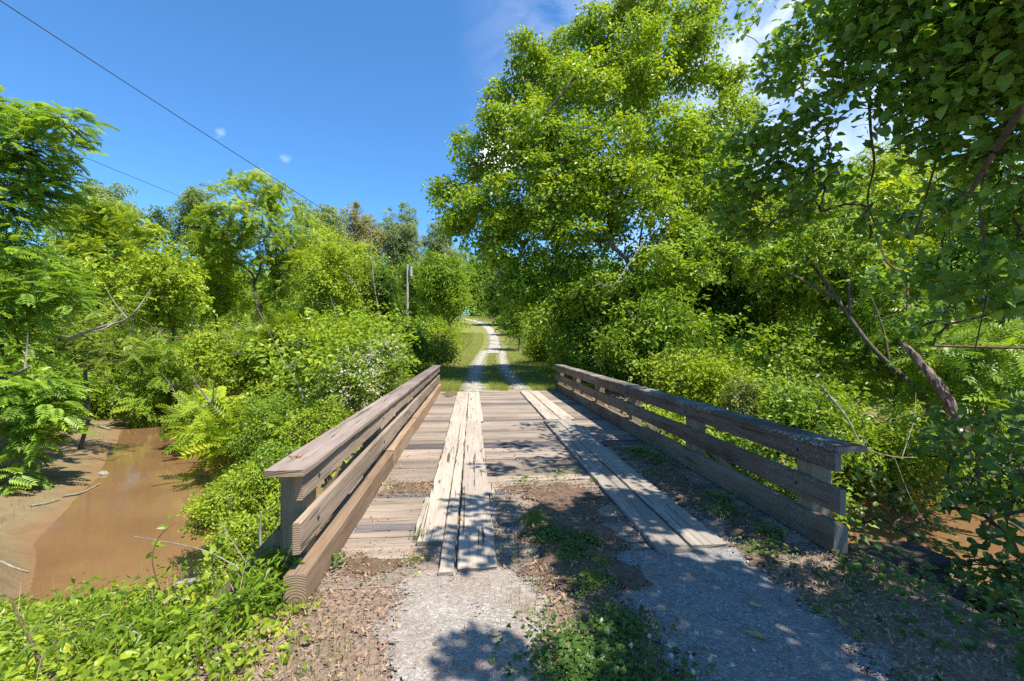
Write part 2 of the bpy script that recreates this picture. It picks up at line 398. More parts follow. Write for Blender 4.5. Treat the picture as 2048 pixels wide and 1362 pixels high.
st(patch('gravel_track', .90, 2.3, -5, 3.52, GRAVG, .022, .045, .2, 4, None, 0, False, True, .16), 'shaded grey gravel wheel track meeting the right wheel boards')
st(patch('gravel_track', -1.36, -.12, 15.0, 42, GRAVW, .03, .09, .35, 6, True, 0, True, False, .26), 'far pale gravel wheel track, left rut of the lane beyond the bridge')
st(patch('gravel_track',   .30, 1.36, 15.0, 42, GRAVW, .03, .09, .35, 8, True, 0, True, False, .26), 'far pale gravel wheel track, right rut of the lane beyond the bridge')
st(patch('gravel_track', -.95, .95, 39, 112, GRAVW, .035, .12, .4, 9, True, 0, True, True, .26), 'far end of the gravel lane, one pale track bending left uphill')
st(patch('soil_patch', .18, 1.50, 2.9, 5.5, LITTER, .035, .045, .25, 11, None, 0, False, False, .3), 'brown dirt covering the near deck planks between the wheel boards', 'soil')
st(patch('soil_patch', 2.02, 2.86, 3.2, 7.3, LITTER, .035, .045, .18, 13, None, 0, False, False, .22), 'dark leaf mould strip between right wheel boards and right railing', 'soil')
st(patch('soil_patch', -1.10, -.30, 3.25, 3.75, LITTER, .026, .03, .1, 15, None, 0, False, False, .12), 'dry leaf litter on the first planks beside the left railing', 'soil')
st(patch('soil_patch', -1.10, -.36, 5.0, 5.6, LITTER, .022, .03, .1, 17, None, 0, False, False, .12), 'dark debris lying across the planks beside the left railing', 'soil')
st(patch('soil_patch', -1.05, -.30, 13.6, 15.4, LITTER, .03, .045, .15, 19, None, 0, False, False, .2), 'brown litter at the far end of the deck on the left', 'soil')

# ------------------------------------------------------------------ bridge
XL, XR = -1.10, 2.87       # inner faces of the railings
Y0, Y1 = 3.12, 15.5
bridge = empty('timber_bridge', (.9, 9.3, -.3), 'weathered single lane timber bridge with low plank railings over the creek', 'bridge')
mb = MB(); y = 3.20
while y < 15.35:
    w = random.choice([.19, .2, .2, .22, .24]); sk = .012
    dz = random.uniform(-.006, .004)
    board(mb, 'x', -1.13 + random.uniform(-.02, .02), 2.92, y + .008, y + w - .008, -.075 + dz, dz, .008, 14, .002, 0, random.random() ** 1.2, .003, sk)
    y += w
mb.build('deck', [WDECK, WENDG], bridge)
mb = MB()
WTAR = woodmat('deck_wood_tarred', 'x', (.06, .055, .06), (.13, .12, .125), (.24, .22, .22), .5, 0, .4)
for y in (4.13, 5.02, 7.2, 7.43, 9.62, 11.9, 12.14):
    mb = MB(); board(mb, 'x', -1.05, 2.85, y, y + .17, -.03, .004, .006, 14, .0015, 0, None, .004, .01); mb.build('patched_plank', [WTAR, WENDG], bridge)['label'] = 'darker tar stained deck plank'
# wheel boards: two strips of two boards, each in a near and a far length
def runner(x0, x1, y0, y1, mat, rag, rnd, z=.048):
    mb = MB(); board(mb, 'y', y0, y1, x0, x1, .004, z, .008, int((y1 - y0) / .12), .0025, .004, rnd, rag, .02); mb.build('wheel_board', [mat, WENDG], bridge)
runner(-.118, .175, 3.33, 9.36, WRUN, .0035, .55); runner(-.455, -.244, 3.80, 9.36, WRUN, .004, .75); runner(-.238, -.134, 3.28, 9.36, WRUN, .0035, .7)
runner(-.47, -.13, 9.38, 14.7, WRUN, .002, .8); runner(-.115, .215, 9.38, 14.7, WRUN, .002, .9)
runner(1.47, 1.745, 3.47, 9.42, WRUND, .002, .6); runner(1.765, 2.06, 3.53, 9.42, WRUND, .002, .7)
runner(1.55, 1.84, 9.44, 14.8, WRUN, .002, .65); runner(1.855, 2.14, 9.44, 14.8, WRUN, .002, .85)
mb = MB()   # a split, broken sliver at the worn bulge of the left boards
board(mb, 'y', 3.95, 4.9, -.505, -.46, .0, .035, .006, 9, .004, 0, .5, .014); mb.build('wheel_board', [WRUN, WENDG], bridge)['label'] = 'broken splintered sliver of board'
mb = MB(); board(mb, 'y', 4.2, 5.3, .18, .232, .0, .04, .006, 9, .004, 0, .4, .016); mb.build('wheel_board', [WRUN, WENDG], bridge)['label'] = 'splintered worn edge board'

BOLTM, nt, out = newmat('rusty_iron'); principled(nt, out, (.035, .022, .016), .75, .3)
def railing(sgn, xi, label, mats, y_near):
    wr, wc, wk, wp, we = mats
    r = empty('railing', (xi, 9.3, 0), None, None, None, bridge); r['label'] = label
    def bx(name, a0, a1, c0, c1, z0, z1, mat, end, **k):
        lo, hi = sorted((xi - sgn * c0, xi - sgn * c1)); mb = MB(); board(mb, 'y', a0, a1, lo, hi, z0, z1, **k); mb.build(name, [mat, end], r)
    s = y_near
    # offsets measured outwards from the inner board face
    for (a0, a1) in ((s, 9.40), (9.405, 15.6)):
        bx('top_board', a0 + .02, a1, .0, .05, .655, .822, wr, we, warp=.006)
        bx('middle_board', a0 - .03 + (0 if a0 == s else .03), a1, .0, .05, .335, .535, wr, we, warp=.009)
        bx('cap_board', a0 - .04 + (0 if a0 == s else .04), a1, -.03, .225, .825, .868, wc, we, ragged=.004, warp=.006)
    if sgn > 0:
        for a0, a1, dz, dx in ((s - .06, 6.2, 0, 0), (6.205, 8.7, .02, .0), (8.705, 15.4, .03, .015)): bx('kerb_timber', a0, a1, -.045 - dx, .09, .003, .215 + dz, wk, we, chamfer=.01, ragged=.002)
    else:
        for a0, a1 in ((s + .0, 9.1), (9.105, 15.5)): bx('kerb_timber', a0, a1, -.03, .09, .012, .235, wk, we, chamfer=.01, ragged=.002)
    BOLT = BOLTM
    ys = (3.30, 5.7, 8.05, 10.4, 12.8, 15.2) if sgn > 0 else (3.70, 5.85, 8.15, 10.5, 12.9, 15.3)
    for yp in ys:
        lo, hi = sorted((xi - sgn * .053, xi - sgn * .235)); V = []
        mb = MB(); h = .818
        z0 = -1.0
        sec = [(lo, yp), (hi, yp), (hi, yp + .18), (lo, yp + .18)]; n = 6
        for i in range(n + 1):
            for (px_, py_) in sec: V.append((px_ + random.uniform(-.002, .002), py_ + random.uniform(-.002, .002), z0 + (h - z0) * i / n))
        F = [[i * 4 + k, i * 4 + (k + 1) % 4, (i + 1) * 4 + (k + 1) % 4, (i + 1) * 4 + k] for i in range(n) for k in range(4)]
        F += [[3, 2, 1, 0], [n * 4, n * 4 + 1, n * 4 + 2, n * 4 + 3]]
        mb.add(V, F); mb.build('post', wp, r)
        for zb in (.735, .435):
            mb = MB(); yb = yp + .09 + random.uniform(-.03, .03); tube(mb, [(xi - sgn * .002, yb, zb), (xi + sgn * .006, yb, zb), (xi + sgn * .009, yb, zb)], [.016, .015, .009], 8); mb.build('bolt', BOLT, r)
        if sgn < 0 and yp < 4: continue
        mb = MB()   # raking brace from the post out to the cross beam end
        xo = xi - sgn * .24; a = np.array([xo, yp + .09, .34]); b = np.array([xo - sgn * .46, yp + .09, -.16])
        dirv = (b - a) / np.linalg.norm(b - a); up = np.array([-dirv[2], 0, dirv[0]]); sd = np.array([0, 1., 0]); V = []
        for p in (a, b):
            for (q, w) in ((-1, -1), (1, -1), (1, 1), (-1, 1)): V.append(tuple(p + up * .05 * q + sd * .045 * w))
        mb.add(V, [[0, 1, 5, 4], [1, 2, 6, 5], [2, 3, 7, 6], [3, 0, 4, 7], [3, 2, 1, 0], [4, 5, 6, 7]]); mb.build('brace', wp, r)
        mb = MB(); lo, hi = sorted((xi - sgn * .1, xi - sgn * .82)); board(mb, 'x', lo, hi, yp + .0, yp + .2, -.42, -.23, .01); mb.build('outrigger', [WPOST, WENDG], r)
    return r
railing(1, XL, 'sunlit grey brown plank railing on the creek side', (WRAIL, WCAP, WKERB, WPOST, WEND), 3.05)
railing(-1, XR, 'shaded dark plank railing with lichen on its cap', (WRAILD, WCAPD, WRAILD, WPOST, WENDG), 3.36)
for xs in (-.7, .3, 1.4, 2.4):
    mb = MB(); board(mb, 'y', 3.3, 15.4, xs, xs + .3, -.42, -.082, .01); mb.build('girder', [WDARK, WENDG], bridge)
for ya, yb in ((2.95, 3.25), (15.2, 15.5)):
    mb = MB()
    for z in (-.45, -.8, -1.15, -1.5): board(mb, 'x', -1.75, 3.65, ya, yb, z, z + .335, .015, 8, .004, 0, None, .004)
    mb.build('abutment', [WDARK, WDARK], bridge)
mb = MB(); board(mb, 'x', 2.9, 3.75, 3.27, 3.62, -.22, -.02, .02, 5, .006, 0, .8, .006); mb.build('sill_beam', [WDARK, WDARK], bridge)

# ------------------------------------------------------------------ leaf templates and stamping
def T_diamond(w=.62, fold=.13, droop=.10):
    v = np.array([(0, 0, 0), (-w / 2, .45, fold), (0, 1, -droop), (w / 2, .45, fold)]); return v, np.array([(0, 3, 2), (0, 2, 1)])
def T_ovate(w=.62, fold=.09, droop=.22, heart=0.0):
    mid = [(0, 0, 0), (0, .35, .02), (0, .7, -.06), (0, 1, -droop)]
    R_ = [(w * .30, -.06 * heart * 2, fold * .6), (w * .5, .26, fold), (w * .40, .60, fold * .5 - .05)]
    V = mid + R_ + [(-x, y, z) for x, y, z in R_]
    F = [(0, 4, 5), (0, 5, 1), (1, 5, 6), (1, 6, 2), (2, 6, 3), (0, 8, 7), (0, 1, 8), (1, 9, 8), (1, 2, 9), (2, 3, 9)]
    return np.array(V, float), np.array(F)
def T_frond(pairs=8, leaf=.30, w=.30, sag=.28):
    """pinnate leaf, unit length along +y"""
    V = []; F = []
    dv, df = T_diamond(w, .05, .12)
    def zc(t): return .10 * math.sin(t * 2.2) - sag * t * t
    for i in range(pairs):
        t = .18 + .78 * i / (pairs - 1); s = leaf * (1 - .45 * abs(t - .5) ** 1.2)
        for sg in (-1, 1):
            a = R(62 - 14 * t) * sg; ca, sa = math.cos(a), math.sin(a); b = len(V)
            for (x, y, z) in dv: V.append((s * (x * ca + y * sa), t + s * (-x * sa + y * ca), zc(t) + s * z - .16 * s * y))
            F += [tuple(q + b for q in f) for f in df]
    b = len(V)
    for (x, y, z) in dv: V.append((x * leaf, .96 + y * leaf * .9, zc(.96) + z * leaf - .1 * y))
    F += [tuple(q + b for q in f) for f in df]
    b = len(V); n = 5
    for i in range(n + 1):
        t = i / n; V += [(-.008, t * .96, zc(t * .96)), (.008, t * .96, zc(t * .96))]
    for i in range(n): F += [(b + 2 * i, b + 2 * i + 1, b + 2 * i + 3), (b + 2 * i, b + 2 * i + 3, b + 2 * i + 2)]
    return np.array(V), np.array(F)
def T_needles(n=7):
    V = []; F = []
    for i in range(n):
        a = 6.283 * i / n; d = np.array([math.cos(a) * .8, 1.0, math.sin(a) * .8]); d /= np.linalg.norm(d); x = np.cross(d, (0, 0, 1.0)); x /= np.linalg.norm(x); b = len(V)
        V += [tuple(-x * .045), tuple(x * .045), tuple(d)]; F.append((b, b + 1, b + 2))
    return np.array(V), np.array(F)
def T_cluster(n=4, w=.62, seed=3):
    """twig tip with n leaves fanned round it"""
    q = random.Random(seed); V = []; F = []; dv, df = T_diamond(w, .12, .16)
    for i in range(n):
        a = R(-75 + 150 * i / (n - 1) + q.uniform(-12, 12)) if n > 1 else 0; s = q.uniform(.75, 1.05); ca, sa = math.cos(a), math.sin(a); b = len(V)
        tl = q.uniform(-.35, .25); r = q.uniform(-.4, .4)
        for (x, y, z) in dv:
            z2 = z + r * x + tl * y; V.append((s * (x * ca + y * sa) + .08 * math.sin(a), s * (-x * sa + y * ca) + .12 * i / n, s * z2))
        F += [tuple(k + b for k in f) for f in df]
    return np.array(V), np.array(F)
def nrm(a): return a / (np.linalg.norm(a, axis=-1, keepdims=True) + 1e-9)
def stamp(tmpl, pos, axis, normal, size):
    tv, tf = tmpl; n = len(pos); k = len(tv)
    normal = nrm(normal); a = nrm(axis - normal * np.sum(axis * normal, -1, keepdims=True)); x = np.cross(a, normal)
    s = np.asarray(size).reshape(-1, 1, 1)
    V = pos[:, None, :] + s * (tv[None, :, 0:1] * x[:, None, :] + tv[None, :, 1:2] * a[:, None, :] + tv[None, :, 2:3] * normal[:, None, :])
    F = (tf[None, :, :] + (np.arange(n) * k)[:, None, None]).reshape(-1, 3)
    return V.reshape(-1, 3), F
def leaves_obj(name, tmpl, pos, axis, normal, size, mat, parent=None, color=(.1, .16, .02), rnd=None, bias=None):
    V, F = stamp(tmpl, pos, axis, normal, size); k = len(tmpl[0])
    r = rng.random(len(pos)) if rnd is None else rnd
    return mesh_np(name, V, F, None, [mat], parent, {'rnd': np.repeat(r, k)}, None, False, color)

def sample_clumps(lobes, n, shell=.5, inner=.25):
    lobes = np.asarray(lobes, float); w = (lobes[:, 3] * lobes[:, 5]) ** 1.0; w /= w.sum()
    out = []; outn = []; tries = 0
    while sum(len(o) for o in out) < n and tries < 20:
        tries += 1; m_ = n * 2; li = rng.choice(len(lobes), m_, p=w); d = nrm(rng.normal(size=(m_, 3)))
        r = (shell + (1 - shell) * rng.random(m_) ** .6); L = lobes[li]
        kn = 1 + .16 * np.sin(d[:, 0] * 6.1 + li * 2.3) + .16 * np.sin(d[:, 2] * 7.3 + d[:, 1] * 4.1 + li * 1.7) + .1 * np.sin(d[:, 0] * 11 - d[:, 2] * 9 + li)
        r = r * kn * np.where(rng.random(m_) < .2, rng.uniform(1.0, 1.42, m_), 1.0)
        p = L[:, :3] + d * r[:, None] * L[:, 3:6]
        deep = np.zeros(m_, bool)
        for q in lobes:
            e = np.sum(((p - q[:3]) / q[3:6]) ** 2, 1); deep |= e < (shell * .85) ** 2
        keep = (~deep) | (rng.random(m_) < inner)
        out.append(p[keep]); outn.append(nrm(d[keep] / L[keep, 3:6]))
    return np.concatenate(out)[:n], np.concatenate(outn)[:n]
def clump_leaves(pc, nc, per, cr, up=.9, outw=.55, spread=.45, flat=.35, droop=.25):
    """leaf positions/axes/normals for flattened sprays at clump centres pc facing nc"""
    n = len(pc); cn = nrm(np.array([0, 0, up]) + nc * outw + rng.normal(size=(n, 3)) * .22)
    C = np.repeat(pc, per, 0); CN = np.repeat(cn, per, 0); m_ = len(C)
    crr = np.repeat(cr * rng.uniform(.6, 1.4, n), per)[:, None]
    g = nrm(rng.normal(size=(m_, 3))) * rng.random((m_, 1)) ** .45; along = np.sum(g * CN, 1, keepdims=True); g = g - CN * along * (1 - flat)
    rad2 = np.sum(g * g, 1, keepdims=True)
    pos = C + g * crr - np.array([0, 0, 1.0]) * (rad2 * crr * .16)
    nrmv = nrm(CN + rng.normal(size=(m_, 3)) * spread)
    ax = nrm(g + rng.normal(size=(m_, 3)) * .5 - np.array([0, 0, droop]))
    return pos, ax, nrmv
def skeleton(mb, base, mains, nodes, r_tip, r_max, jit=.12, sides=6, reach=2.0, k=.46):
    """branch network: trunk points then every node hung on the nearest point already reached"""
    pts = [np.asarray(base, float)] + [np.asarray(p, float) for p in mains]; par = [-1] + list(range(len(mains)))
    nm = len(pts); rest = np.asarray(nodes, float).reshape(-1, 3)
    dist_from_base = np.linalg.norm(rest - pts[0], axis=1); order = np.argsort(dist_from_base)
    for i in order:
        p = rest[i]; A = np.array(pts); d = np.linalg.norm(A - p, axis=1)
        pen = np.where(A[:, 2] > p[2] + .3, 1.5, 1.0)          # prefer growing upwards/outwards
        if nm > 2: d = d + np.where(np.arange(len(A)) == 0, 1e3, 0)
        j = int(np.argmin(d * pen)); pts.append(p); par.append(j)
    cnt = np.ones(len(pts))
    for i in range(len(pts) - 1, 0, -1): cnt[par[i]] += cnt[i]
    # order of children always after parents
    r = np.minimum(r_max, r_tip * cnt ** k)
    r[0] = min(r_max * 1.15, r[0] * 1.2)
    for i in range(1, len(pts)):
        a, b = pts[par[i]], pts[i]; L = np.linalg.norm(b - a)
        r0 = min(r[par[i]], r[i] * 1.35) if par[i] >= nm or i >= nm else r[par[i]]
        m1 = a * .6 + b * .4 + rng.normal(size=3) * L * jit * .5 + np.array([0, 0, L * .05]); 
        tube(mb, [a, m1, b], [r0, (r0 + r[i]) / 2, r[i]], sides if r0 > .02 else 4, False)

VEG = []; LEAFK = 1.15; LAIK = 2.0
def boughs(lobes, k=9, f=(.24, .50), flat=.66):
    out = []
    for q in lobes:
        out.append((q[0], q[1], q[2], q[3] * .74, q[4] * .74, q[5] * .7))
        for i in range(k):
            d = nrm(rng.normal(size=3)); d[2] *= .9; ff = rng.uniform(*f); e = 1.06 - ff * .6
            out.append((q[0] + d[0] * q[3] * e, q[1] + d[1] * q[4] * e, q[2] + d[2] * q[5] * e, q[3] * ff, q[4] * ff, q[5] * ff * flat))
    return np.array(out)
def tree(name, label, cat, base, lobes, leaf=.10, lai=4.0, per=40, cr=.5, color=(.1, .16, .02), tmpl=None, mains=None, bark=None, r_max=.2, r_tip=.008,
         nodes=110, group=None, mat=None, up=.75, outw=.85, shell=.45, inner=.45, spread=.42, flat=.35, droop=.25, parts=('trunk', 'crown'), maxn=120000, bk=9):
    base = np.asarray(base, float); lobes = np.asarray(lobes, float); leaf *= LEAFK; lai *= LAIK; cr *= 1.1
    root = empty(name, tuple(base), label, cat, group)
    A = 0.0
    x0, x1 = (lobes[:, 0] - lobes[:, 3]).min(), (lobes[:, 0] + lobes[:, 3]).max(); z0, z1 = (lobes[:, 2] - lobes[:, 5]).min(), (lobes[:, 2] + lobes[:, 5]).max()
    gxs, gzs = np.meshgrid(np.linspace(x0, x1, 40), np.linspace(z0, z1, 40)); cov = np.zeros(gxs.shape, bool)
    for q in lobes: cov |= ((gxs - q[0]) / q[3]) ** 2 + ((gzs - q[2]) / q[5]) ** 2 < 1
    A = cov.mean() * (x1 - x0) * (z1 - z0)
    tm = tmpl or T_diamond(); tv_, tf_ = tm
    ta = .5 * np.linalg.norm(np.cross(tv_[tf_[:, 1]] - tv_[tf_[:, 0]], tv_[tf_[:, 2]] - tv_[tf_[:, 0]]), axis=1).sum()
    n = int(min(maxn, lai * A / (ta * leaf * leaf))); per = max(6, int(per * min(1, .31 / ta)))
    nc = max(12, n // per)
    pc, dn = sample_clumps(boughs(lobes, bk), nc, shell, inner)
    pos, ax, nv = clump_leaves(pc, dn, per, cr, up, outw, spread, flat, droop)
    sz = leaf * rng.uniform(.65, 1.3, len(pos))
    rn = np.clip(np.repeat(rng.normal(.5, .2, len(pc)), per) + rng.normal(0, .18, len(pos)), 0, 1)
    mb = MB()
    ctr = lobes[:, :3].mean(0)
    if mains is None:
        top = np.array([ctr[0], ctr[1], z0 + .75 * (z1 - z0)]); b = base
        mains = [b + (top - b) * t + np.append(rng.normal(size=2) * .02 * (top[2] - b[2]), 0) for t in (.25, .5, .75, 1)]
    sel = pc[rng.choice(len(pc), min(nodes, len(pc)), replace=False)]
    nd = np.concatenate([lobes[:, :3], sel])
    skeleton(mb, base - np.array([0, 0, .15]), mains, nd, r_tip, r_max)
    mb.build(parts[0], bark or BARK, root)
    leaves_obj(parts[1], tm, pos, ax, nv, sz, mat or LEAF, root, color, rn)
    VEG.append((label, len(pos))); return root
def auto_lobes(c, rx, ry, rz, k=10, fr=.46, seed=None):
    out = [(c[0], c[1], c[2], rx * .6, ry * .6, rz * .6)]
    for i in range(k):
        d = nrm(rng.normal(size=3)); d[2] = d[2] * .95
        f = fr * rng.uniform(.5, 1.3); out.append((c[0] + d[0] * rx * (1 - f), c[1] + d[1] * ry * (1 - f), c[2] + d[2] * rz * (1 - f), rx * f, ry * f, rz * f))
    return out
def ptree(name, label, cat, px, py_top, py_bot, D, hw, k=10, **kw):
    """tree whose crown spans py_top..py_bot and 2*hw pixels at distance D"""
    t = P(px, py_top, D); b = P(px, py_bot, D); c = (t + b) / 2; rz = (t[2] - b[2]) / 2; rx = hw * D / FPX
    gz = terz(c[0], c[1]); ry = kw.pop('ry', min(rx, 3.2))
    lob = auto_lobes(c, rx, ry, rz, k)
    return tree(name, label, cat, (c[0], c[1], gz), lob, **kw)
def L(px, py, D, r, ry=None):
    p = P(px, py, D); q = r * D / FPX; return (p[0], p[1], p[2], q, ry or q, q * .9)
exec_vegetation = True
# ------------------------------------------------------------------ trees and shrubs
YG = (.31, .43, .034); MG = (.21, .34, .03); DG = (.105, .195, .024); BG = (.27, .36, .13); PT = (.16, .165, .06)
CL = T_cluster(4); CL3 = T_cluster(3, .7, 5); ND = T_needles()
SF = T_frond(6, .36, .42, .22); NL = T_diamond(.34, .10, .2)
# --- the big tree right of the lane
def bigtree():
    D = 20.5
    spec = [(1060,110,60,0),(1035,190,70,0),(1130,95,70,1),(1200,45,65,0),(1290,10,75,0),(1390,25,65,0),(1400,110,75,-2),(1300,120,100,-2),(1180,160,95,-2),
            (1090,260,95,-2),(965,312,75,0),(903,375,50,0),(925,430,62,-1),(1010,390,85,-2),(1465,165,55,0),(1500,225,45,0),(1430,250,90,-2),(1330,260,100,-3),
            (1210,290,105,-3),(1110,380,95,-3),(1000,480,70,-2),(1060,540,85,-2),(1160,480,100,-3),(1280,400,110,-4),(1400,370,100,-3),(1020,585,55,-2),(1095,615,65,-3),
            (1200,580,95,-3),(1320,530,110,-4),(1430,480,100,-3),(1010,250,55,-1),(1250,200,90,2),(1350,350,110,3),(1150,400,110,3),(1450,350,100,3),(1040,440,80,2),(1245,110,80,0),(1480,560,80,-2),(1380,680,90,-3),(1240,720,70,-3),(1500,420,80,0),(1110,170,70,1),(1060,330,70,0)]
    lob = [L(x, y, D + dd, r * (.80 if dd > -2 else .90)) for x, y, r, dd in spec]
    b = np.array([*P(1265, 700, D)[:2], 0]); b[2] = terz(b[0], b[1])
    m = [P(1262, 620, D), P(1275, 520, D), P(1290, 410, D), P(1310, 300, D), P(1320, 190, D)]
    tree('broadleaf_tree', 'tallest bright green broadleaf tree, its crown reaching over the lane beyond the bridge', 'tree', b, lob, leaf=.15, lai=4.4, per=30, cr=.42, bk=10,
         color=(.265, .40, .032), mains=m, bark=BARK, r_max=.24, r_tip=.012, nodes=170, maxn=330000, shell=.45)
bigtree()
# --- shrubs at its foot and along the right side of the lane
S = 'shrub'
G1 = 'shrubs right of the lane and railing'
ptree('broadleaf_shrub', 'dense green shrub at the far end of the right railing', S, 1170, 590, 775, 17.5, 75, 12, leaf=.11, color=MG, group=G1)
ptree('broadleaf_shrub', 'tall leafy shrub behind the right railing below the big tree', S, 1300, 560, 800, 14.5, 110, 14, color=MG, group=G1, leaf=.15, tmpl=NL)
ptree('broadleaf_shrub', 'low yellow green shrub leaning towards the middle of the right railing', S, 1395, 665, 850, 11.0, 105, 12, leaf=.085, color=YG, group=G1)
ptree('broadleaf_shrub', 'pale feathery small leaved shrub behind the right railing near its second post', S, 1490, 745, 850, 9.2, 50, 10, leaf=.05, color=(.2, .26, .07), lai=2.6, cr=.22, group=G1)
ptree('broadleaf_shrub', 'deep green rounded shrub behind the nearest bay of the right railing', S, 1610, 730, 960, 8.6, 120, 14, leaf=.085, color=MG, group=G1)
ptree('broadleaf_shrub', 'leafy shrub right of the broken snag over the creek', S, 1960, 640, 860, 9.0, 110, 12, color=MG, group=G1, leaf=.36, tmpl=SF)
ptree('understory_tree', 'slender yellow green tree filling the woods right of the big tree', 'tree', 1540, 330, 720, 17, 120, 14, leaf=.12, color=YG, group='trees in the right woods')
ptree('understory_tree', 'sunlit yellow green tree behind the leaning trunk', 'tree', 1690, 300, 720, 15, 130, 16, color=YG, group='trees in the right woods', leaf=.15, tmpl=CL3)
ptree('understory_tree', 'bright tree in the right woods between two dark hanging boughs', 'tree', 1830, 215, 640, 20, 150, 16, leaf=.12, color=YG, group='trees in the right woods')
ptree('understory_tree', 'tree closing the woods at the right edge of the view', 'tree', 2010, 270, 760, 17, 150, 14, leaf=.12, color=MG, group='trees in the right woods')
ptree('understory_tree', 'dark shady tree under the big crown behind the right shrubs', 'tree', 1420, 480, 740, 19, 120, 12, leaf=.12, color=DG, group='trees in the right woods')
ptree('understory_tree', 'mid green tree behind the leaning trunk and the snag', 'tree', 1790, 520, 800, 13, 130, 14, color=MG, group='trees in the right woods', leaf=.4, tmpl=SF)
ptree('broadleaf_shrub', 'light green shrub along the far right verge of the lane', S, 1092, 600, 735, 30, 48, 11, leaf=.14, color=YG, group=G1)
ptree('broadleaf_shrub', 'small shrub at the bend on the right verge of the lane', S, 1035, 590, 704, 42, 36, 10, leaf=.17, color=MG, group=G1)
ptree('broadleaf_shrub', 'bushy shrub between the big tree and the sunny right verge', S, 1152, 610, 755, 23, 55, 11, leaf=.12, color=MG, group=G1)

ptree('broadleaf_shrub', 'leafy green shrub seen through the gaps in the middle of the right railing', S, 1340, 790, 905, 9.2, 70, 10, leaf=.075, color=YG, group=G1)
ptree('broadleaf_shrub', 'green shrub seen through the gaps near the second post of the right railing', S, 1470, 850, 1010, 7.2, 85, 10, leaf=.07, color=MG, group=G1)
ptree('broadleaf_shrub', 'dim green shrub between the nearest right post and the creek', S, 1590, 900, 1080, 6.6, 70, 10, leaf=.07, color=MG, group=G1)
ptree('broadleaf_shrub', 'shrub on the far side of the right hand creek water', S, 1790, 800, 1010, 11, 120, 12, leaf=.085, color=MG, group=G1)
ptree('broadleaf_shrub', 'dark shrub beyond the right hand creek water at the edge', S, 1990, 850, 1040, 11.5, 130, 12, leaf=.085, color=DG, group=G1)
# --- leaning trunk and broken snag
def leaning():
    root = empty('leaning_tree', tuple(P(1870, 850, 9.5)), 'grey trunk leaning left out of the creek bank with a thin leafy top', 'tree')
    mb = MB(); pts = bez([P(1905, 905, 9.4), P(1840, 790, 9.8), P(1740, 690, 10.4), P(1665, 585, 11), P(1610, 510, 11.5)], 8); n = len(pts)
    tube(mb, pts, [.068 - .036 * i / n for i in range(n)], 9, True, .08)
    b = bez([P(1680, 600, 10.9), P(1560, 540, 11), P(1430, 500, 11)], 6); tube(mb, b, [.04 - .025 * i / len(b) for i in range(len(b))], 6)
    b = bez([P(1700, 630, 10.7), P(1690, 520, 11), P(1640, 400, 11.4)], 6); tube(mb, b, [.04 - .025 * i / len(b) for i in range(len(b))], 6)
    b = bez([P(1780, 730, 10.2), P(1760, 640, 10.4), P(1700, 500, 10.6)], 6); tube(mb, b, [.03 - .02 * i / len(b) for i in range(len(b))], 6)
    mb.build('trunk', BARK, root, True)
    pc, dn = sample_clumps([L(1600, 500, 11.5, 70), L(1440, 500, 11, 50), L(1640, 400, 11.4, 60), L(1700, 500, 10.6, 50), L(1530, 530, 11, 45)], 130)
    pos, ax, nv = clump_leaves(pc, dn, 18, .3); leaves_obj('crown', CL3, pos, ax, nv, .1 * rng.uniform(.7, 1.3, len(pos)), LEAF, root, MG)
leaning()
m, nt, out = newmat('rotten_wood'); v = coords(nt, (14, 14, 3)); n1 = noise(nt, v, 1.6, 6, .7, .6)
principled(nt, out, ramp(nt, n1, [(.3, (.05, .03, .025)), (.48, (.19, .13, .105)), (.65, (.34, .265, .22)), (.8, (.48, .42, .36))]), .95, .1, n1, .9, .05); ROT = m
mb = MB(); pts = bez([P(1935, 880, 8.4), P(1890, 790, 8.5), P(1840, 725, 8.7), P(1800, 680, 8.9)], 8); n = len(pts)
tube(mb, pts, [(.095 - .04 * i / n) * (1 - .85 * max(0, i - n + 5) / 5) for i in range(n)], 12, True, .28)
tag(mb.build('dead_snag', ROT), 'broken reddish brown rotten snag with a jagged tip leaning left above the creek', 'dead tree')

# --- woods left of the lane and behind the creek
GW = 'trees in the left woods'
T = 'tree'
ptree('walnut_tree', 'open crowned yellow green tree with its dark trunk showing, tallest in the left woods', T, 525, 325, 640, 30, 140, 18, color=YG, lai=2.2, r_max=.17, group=GW, ry=3.6, nodes=160, leaf=.33, tmpl=SF)
ptree('broadleaf_tree', 'rounded yellow green tree left of the gap in the left woods', T, 190, 358, 650, 28, 118, 16, color=YG, lai=3.4, group=GW, leaf=.32, tmpl=SF)
ptree('poplar_tree', 'tall grey green rounded crown standing behind the left woods', T, 225, 338, 580, 42, 85, 14, leaf=.17, color=BG, lai=3.6, group=GW)
ptree('poplar_tree', 'grey green crown peeping over the left of the open crowned tree', T, 385, 362, 580, 44, 62, 12, leaf=.17, color=BG, lai=3.4, group=GW)
ptree('poplar_tree', 'grey green crown behind the right shoulder of the open crowned tree', T, 632, 372, 580, 42, 62, 12, leaf=.17, color=BG, lai=3.2, group=GW)
ptree('vine_covered_snag', 'thin vine wrapped snag with rusty dead top in the gap of the left woods', 'dead tree', 312, 400, 520, 40, 22, 6, leaf=.16, color=DG, lai=2.5, group=None, ry=.8)
ptree('broadleaf_tree', 'broad yellow green tree below the gap in the left woods', T, 330, 480, 690, 24, 115, 14, color=YG, lai=3.6, group=GW, leaf=.17, tmpl=CL3)
ptree('broadleaf_tree', 'leafy tree at the far left behind the pinnate leaved tree', T, 60, 430, 720, 20, 110, 14, leaf=.13, color=MG, lai=3.6, group=GW)
ptree('broadleaf_tree', 'mid green tree right of the open crowned tree in front of the pines', T, 665, 470, 690, 26, 85, 12, leaf=.13, color=YG, lai=3.2, group=GW)
